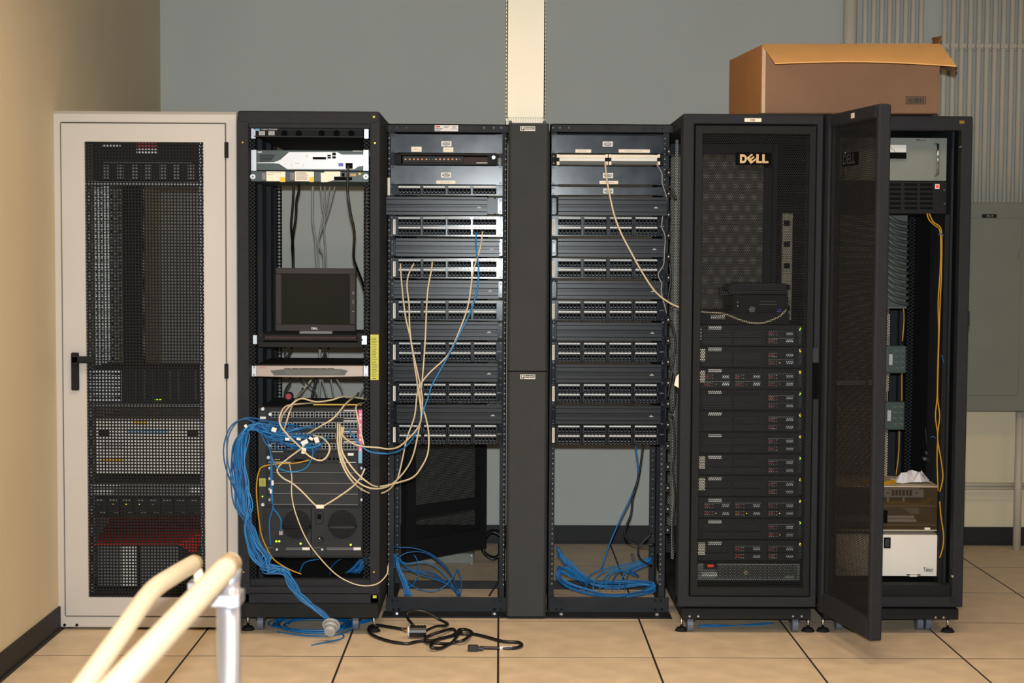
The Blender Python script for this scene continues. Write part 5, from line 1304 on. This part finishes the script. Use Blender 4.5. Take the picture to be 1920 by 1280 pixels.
cable([(776,1040),(783,1052),(785,1075),(775,1096),(768,1100)], 7.02, .0025, 'blue', 'thin dark blue loop in the base of the left patch rack')
# right patch rack base: coil
random.seed(21)
for i in range(15):
    u = random.uniform; a = u(-7, 7); b = u(-7, 5)
    c = [(1044+u(-1, 6), 1030+u(-8, 14)), (1058+a*.7, 1050+u(-5, 5)), (1078+a, 1070+b), (1098+a, 1086+b), (1122+a, 1096+b), (1160+u(-8, 8), 1098+b*1.6), (1200+a, 1094+b), (1224+a*.4, 1097+b), (1218+a, 1108+b*.8), (1190+u(-6, 6), 1115+b*.8), (1150+a, 1118+u(-5, 3)), (1105+a, 1111+b), (1068+a, 1099+b), (1047+abs(a)*.6, 1086+b), (1043+abs(a)*.5, 1074+b), (1056+a, 1070+b*1.3), (1080+a, 1082+b), (1100+u(-8, 8), 1094+u(-5, 5))]
    cable(c, (7.15, 7.08, 7.0, 6.96+b*.004, 6.94+a*.003, 7.0), .0027, 'blue', 'blue cable coiled in the base of the right patch rack', 'coiled blue cables in the base of the right patch rack')
for i in range(7):
    a = random.uniform(-5, 5)
    cable([(1100+i*12, 1106), (1104+i*12+a, 1088), (1120+i*11+a, 1072), (1150+i*8, 1062+i*3), (1185+a, 1056+i*3), (1222, 1044+i*2)], (7.0, 7.1, 7.15), .0029, 'blue', 'blue cable arching over the coil in the right patch rack base', 'blue cables above the coil')
cable([(1190,826),(1197,885),(1186.5,924),(1160,980),(1142,1022),(1127,1068)], 7.15, .0038, 'blue', 'single muted blue cable hanging through the opening of the right patch rack')
g7 = 'black cords in the opening of the right patch rack'
cable([(1207,826),(1198,891),(1186.5,933),(1183.5,962),(1171.7,995),(1177.6,1013),(1201,1022),(1228,1020)], 7.1, .005, 'blackc', 'long black cord hanging beside the muted blue cable', g7)
cable([(1222,1000),(1198,1025),(1201,1048),(1222,1061)], 7.1, .005, 'blackc', 'short black cord bending at the right upright', g7)
o = MB().prismp([(1186, 1053), (1183, 1040), (1188, 1038), (1193, 1051)], 7.05, .02).build('cord_plug', 'blackc'); tag(o, 'small black plug standing up above the blue coil', 'plug')
cable([(942,1078),(930,1096),(917,1117)], 7.1, .004, 'blackc', 'short black cord slanting across the right of the left patch rack base')
# right rack front cables
cable([(1134.5,303),(1136,320),(1139,344),(1146,379),(1153,407),(1165,438),(1184,474),(1201,505),(1222,538),(1240,557),(1265,572.5),(1290,580),(1313,584),(1357,588),(1392,601),(1425,606),(1460,594),(1474,580)], (6.80,6.74,6.74,6.74,6.62,6.53,6.53,6.53), .0042, 'tan', 'long tan cable from the beige terminal block into the closed cabinet')
cable([(1230.5,307),(1241,325),(1242,344),(1250,372),(1244,395),(1242,410),(1241,426),(1247,442),(1246,470),(1244,497),(1234,514),(1241,532),(1240,547),(1250,587)], (6.80,6.77), .0028, 'greyc', 'thin grey cable wandering down the right edge of the right patch rack')
g8 = 'black cords between right patch rack and closed cabinet'
for i, c in enumerate(([(1255,492),(1258,520),(1255,545),(1252,560)], [(1258,600),(1264,620),(1266,650),(1261,690),(1256,720),(1252,745)], [(1262,700),(1266,740),(1262,770),(1256,772)], [(1252,348),(1258,352),(1264,364),(1268,374)], [(1262,780),(1265,830),(1262,880),(1266,930),(1262,990),(1265,1040)])):
    cable(c, 6.72, .0045, 'blackc', 'black cord in the gap beside the closed cabinet, %s from the top' % ('second', 'third', 'fourth', 'topmost', 'lowest')[i], g8)
o = MB().prismp([(1264, 722), (1268, 706), (1272.5, 701), (1272.5, 727)], 6.44, .002).build('paper_flag', 'cream'); tag(o, 'small pointed cream paper flag on the left edge of the closed cabinet', 'paper')
# yellow fibres in the open cabinet
g9 = 'yellow fibre cables in the open door cabinet'
cable([(1738,400),(1742,412),(1752,422),(1762,432),(1764,470),(1762,520),(1759,570),(1760,620),(1758,690),(1757,745),(1754,780),(1758,815),(1757,860),(1759,920)], 6.54, .0028, 'yellowc', 'yellow fibre hanging down the right of the open door cabinet, left strand', g9, 'fibre_cable')
cable([(1742,400),(1750,416),(1764,428),(1766,460),(1765,520),(1763,560),(1761,620),(1759,690),(1758,745),(1762,780),(1758,820),(1765,865),(1768,895),(1762,922)], 6.53, .0028, 'yellowc', 'yellow fibre hanging down the right of the open door cabinet, right strand', g9, 'fibre_cable')
cable([(1762,940),(1764,965),(1769,1000),(1768,1025),(1762,1046)], 6.54, .003, 'yellowc', 'thin yellow fibre bowing out beside the white splice box', g9, 'fibre_cable')
cable([(1694,575),(1695,600),(1692,640)], 6.9, .003, 'yellowc', 'short yellow fibre above the upper green splitter box', g9, 'fibre_cable'); cable([(1691,700),(1691,725),(1691,752)], 6.9, .003, 'yellowc', 'short yellow fibre between the two green splitter boxes', g9, 'fibre_cable'); cable([(1686,808),(1685,850),(1680,890)], 6.9, .003, 'yellowc', 'short yellow fibre below the lower green splitter box', g9, 'fibre_cable')
for k in range(5):
    cable([(1620, 899+k*3), (1655, 904+k*1.6), (1675, 900+k*2), (1690, 902+k)], (6.62, 6.66, 6.72), .003, 'yellowc', 'yellow fibre lying on the fibre enclosure left of the paper', 'yellow fibres lying on the fibre enclosure', 'fibre_cable')
for k, (a, b) in enumerate(((1767, 440), (1768, 668), (1752, 820))):
    cable([(a-(8 if k != 1 else 2), b), (a-2, b-2), (a+2, b+(2 if k != 1 else 14))], 6.52, .0022, 'blue', 'blue tie around the yellow fibres, %s' % ('upper', 'middle', 'lower')[k], 'blue ties on the yellow fibres', 'cable_tie', 'tie')
for k in range(4):
    cable([(1735+k*6, 800), (1738+k*6, 850), (1736+k*7, 895)], 6.9, .003, 'blackc', 'black coaxial lead hanging behind the paper', 'black coaxial leads in the open door cabinet', 'coaxial_lead')
for k, (a, b) in enumerate(((1739, 849), (1734, 860))):
    o = MB().cylp(a, b, 6.84, .008, .03, 10).build('coaxial_connector', 'chrome'); tag(o, '%s silver coaxial connector hanging above the paper' % ('upper', 'lower')[k], 'connector')

# blue coil on the floor under the open rack
random.seed(31)
def fl_cable(pts, r, mt, label, grp=None, name='network_cable', lift=0):
    q = []
    for p_ in pts:
        if len(p_) == 3: q.append(P(p_[0], p_[1], p_[2]))
        else: q.append(G(p_[0], p_[1], r+lift))
    return tag(MB().tube(q, r, 6, 4).build(name, mt, smooth=True), label, 'cable', grp)
for i in range(10):
    cx, cy, rx, ry = 590+random.uniform(-8, 8), 1170+random.uniform(-2, 2), 66+random.uniform(-10, 16), 11+random.uniform(-2, 6)
    pts = [(cx+rx*math.cos(a), cy+ry*math.sin(a)) for a in [2*math.pi*k/14+.4*i for k in range(14)]]
    fl_cable(pts, .003, 'blue', 'blue cable coiled on the floor under the open rack', 'blue cable coil on the floor', lift=.002*i)
fl_cable([(520,1184),(560,1190),(600,1192),(630,1190),(650,1184),(668,1176)], .003, 'blue', 'blue cable along the front edge of the floor coil')
fl_cable([(584,1209),(605,1205),(625,1201),(640,1197),(645,1192),(640,1188),(632,1190)], .003, 'blue', 'loose blue cable end pointing left on the floor tiles')
for i in range(4): fl_cable([(625+i*4,1174+i),(650,1172-i*2),(680,1168-i*2),(704,1161-i)], .003, 'blue', 'blue cable running right from the floor coil under the rack', 'blue cables running right from the coil')
for i in range(3): fl_cable([(1310, 1172+i), (1340, 1171+i*1.5), (1380, 1172), (1420, 1169+i), (1450, 1168)], .003, 'blue', 'blue cable on the floor under the closed cabinet', 'blue cables under the closed cabinet')
# stepped grey cap
c = P(621, 1171, 6.30); c2 = P(617, 1186, 6.26)
cp = thing('plastic_cap', 'grey stepped round plastic cap resting on the blue floor coil', 'plastic cap', (c.x, c.y, 0))
ax = (c2-c); n_ = Vector((-.05, -.75, -.55)).normalized()
MB().cyl(c-n_*.004, c+n_*.004, .0365, n=28).build('flange', 'cap', cp, smooth=True)
MB().cyl(c+n_*.004, c+n_*.020, .0285, n=24).build('step', 'cap', cp, smooth=True); MB().cyl(c+n_*.020, c+n_*.042, .0235, .022, n=24).build('inner_cup', 'cap', cp, smooth=True)
# power cord on the floor
pc = thing('power_cord', 'tangled black power cord with twist lock plug lying on the floor tiles', 'power cord', G(830, 1200, 0))
pts = [(900,1213.6),(936,1214.6),(963.6,1214.6),(978,1210),(972,1204),(942.5,1202),(911,1193.6),(885.6,1188),(866,1188),(860,1181),(873,1180),(884.5,1186),(869,1200),(847.6,1205),(826.5,1215),(808,1212),(818,1199),(847,1192),(864.5,1182),(858,1190),(845,1206),(818,1205),(797,1203),(802,1193),(826.5,1184),(849,1179),(852,1189),(818,1199),(784,1202),(763,1206),(731.6,1202),(704,1193),(692,1184),(694,1174),(708,1172),(730,1175),(757,1179.5)]
q = [G(a, b, .0075+(.012 if 9 < i < 27 and i % 3 == 0 else 0)) for i, (a, b) in enumerate(pts)]
MB().tube(q, .0068, 8, 4).build('cord', 'blackc', pc, smooth=True)
a, b = G(763, 1179, .012), G(773, 1178, .022); 
a = G(758, 1180, .01); b = G(768, 1179, .02)
MB().cyl(a, b, .008, n=10).build('brass_gland', 'brass', pc, smooth=True)
a = G(768, 1183, .03); b = G(799, 1183, .03)
MB().cyl(a-Vector((.008, 0, 0)), a, .022, .024, 16).build('plug_face', 'silver', pc, smooth=True, label='pale plug face')
m = MB().cyl(a, b, .0235, n=16)
for k in range(5): p_ = a.lerp(b, (k+.5)/5); m.cyl(p_-Vector((.003, 0, 0)), p_+Vector((.003, 0, 0)), .026, n=16)
m.build('plug_body', 'blackc', pc, label='ribbed black plug body')
q = [b-Vector((.005, 0, 0)), G(818, 1174, .02), G(835, 1173, .01), P(839, 1169, 6.62), P(822, 1160, 6.60), P(799, 1147, 6.62), P(780, 1144, 6.62), P(765, 1148, 6.60), P(764, 1158, 6.58), G(775, 1172, .02)]
MB().tube(q, .0062, 8, 4).build('cord_tail', 'blackc', pc, smooth=True)
a, b = G(877, 1215, .012), G(897, 1215, .012)
o = MB().box(a.x, b.x, a.y-.014, a.y+.014, 0.001, .025).build('connector', 'chassis2', pc, bevel=.004, label='grey-black appliance connector')
MB().cyl((b.x, a.y, .012), (b.x+.02, a.y, .011), .009, .007, 10).build('strain_relief', 'blackc', pc)
a, b = G(937, 1214.6, .0075), G(960, 1214.6, .0075); MB().cyl(a, b, .0078, n=10).build('cord_label', 'white', pc, label='white wrap-round label')

# things behind the patch rack
t = thing('grey_steel_box', 'low grey steel box on the floor behind the left patch rack', 'box', G(826, 1063, 0))
a, b = P(765, 1050, 7.95), P(888, 1050, 7.95)
MB().box(a.x, b.x, 7.95, 8.25, 0, P(826, 1037, 7.95).z).build('box_body', 'elec', t, bevel=.003); screws(t, ((884, 1041), (884, 1057), (852, 1060)), 7.949, .005, 'zinc')
c = G(925, 1055, 0)
m = MB()
for k in range(5): m.tube([(c.x+.055*math.cos(a_)+random.uniform(-.006,.006), 8.0+random.uniform(-.006,.006)+k*.012, .085+.07*math.sin(a_)) for a_ in [2*math.pi*i/12 for i in range(12)]], .008, 6, 2, closed=True)
tag(m.build('cable_coil', 'blackc', smooth=True), 'dark coil of cable standing against the back wall behind the left patch rack', 'cable coil')
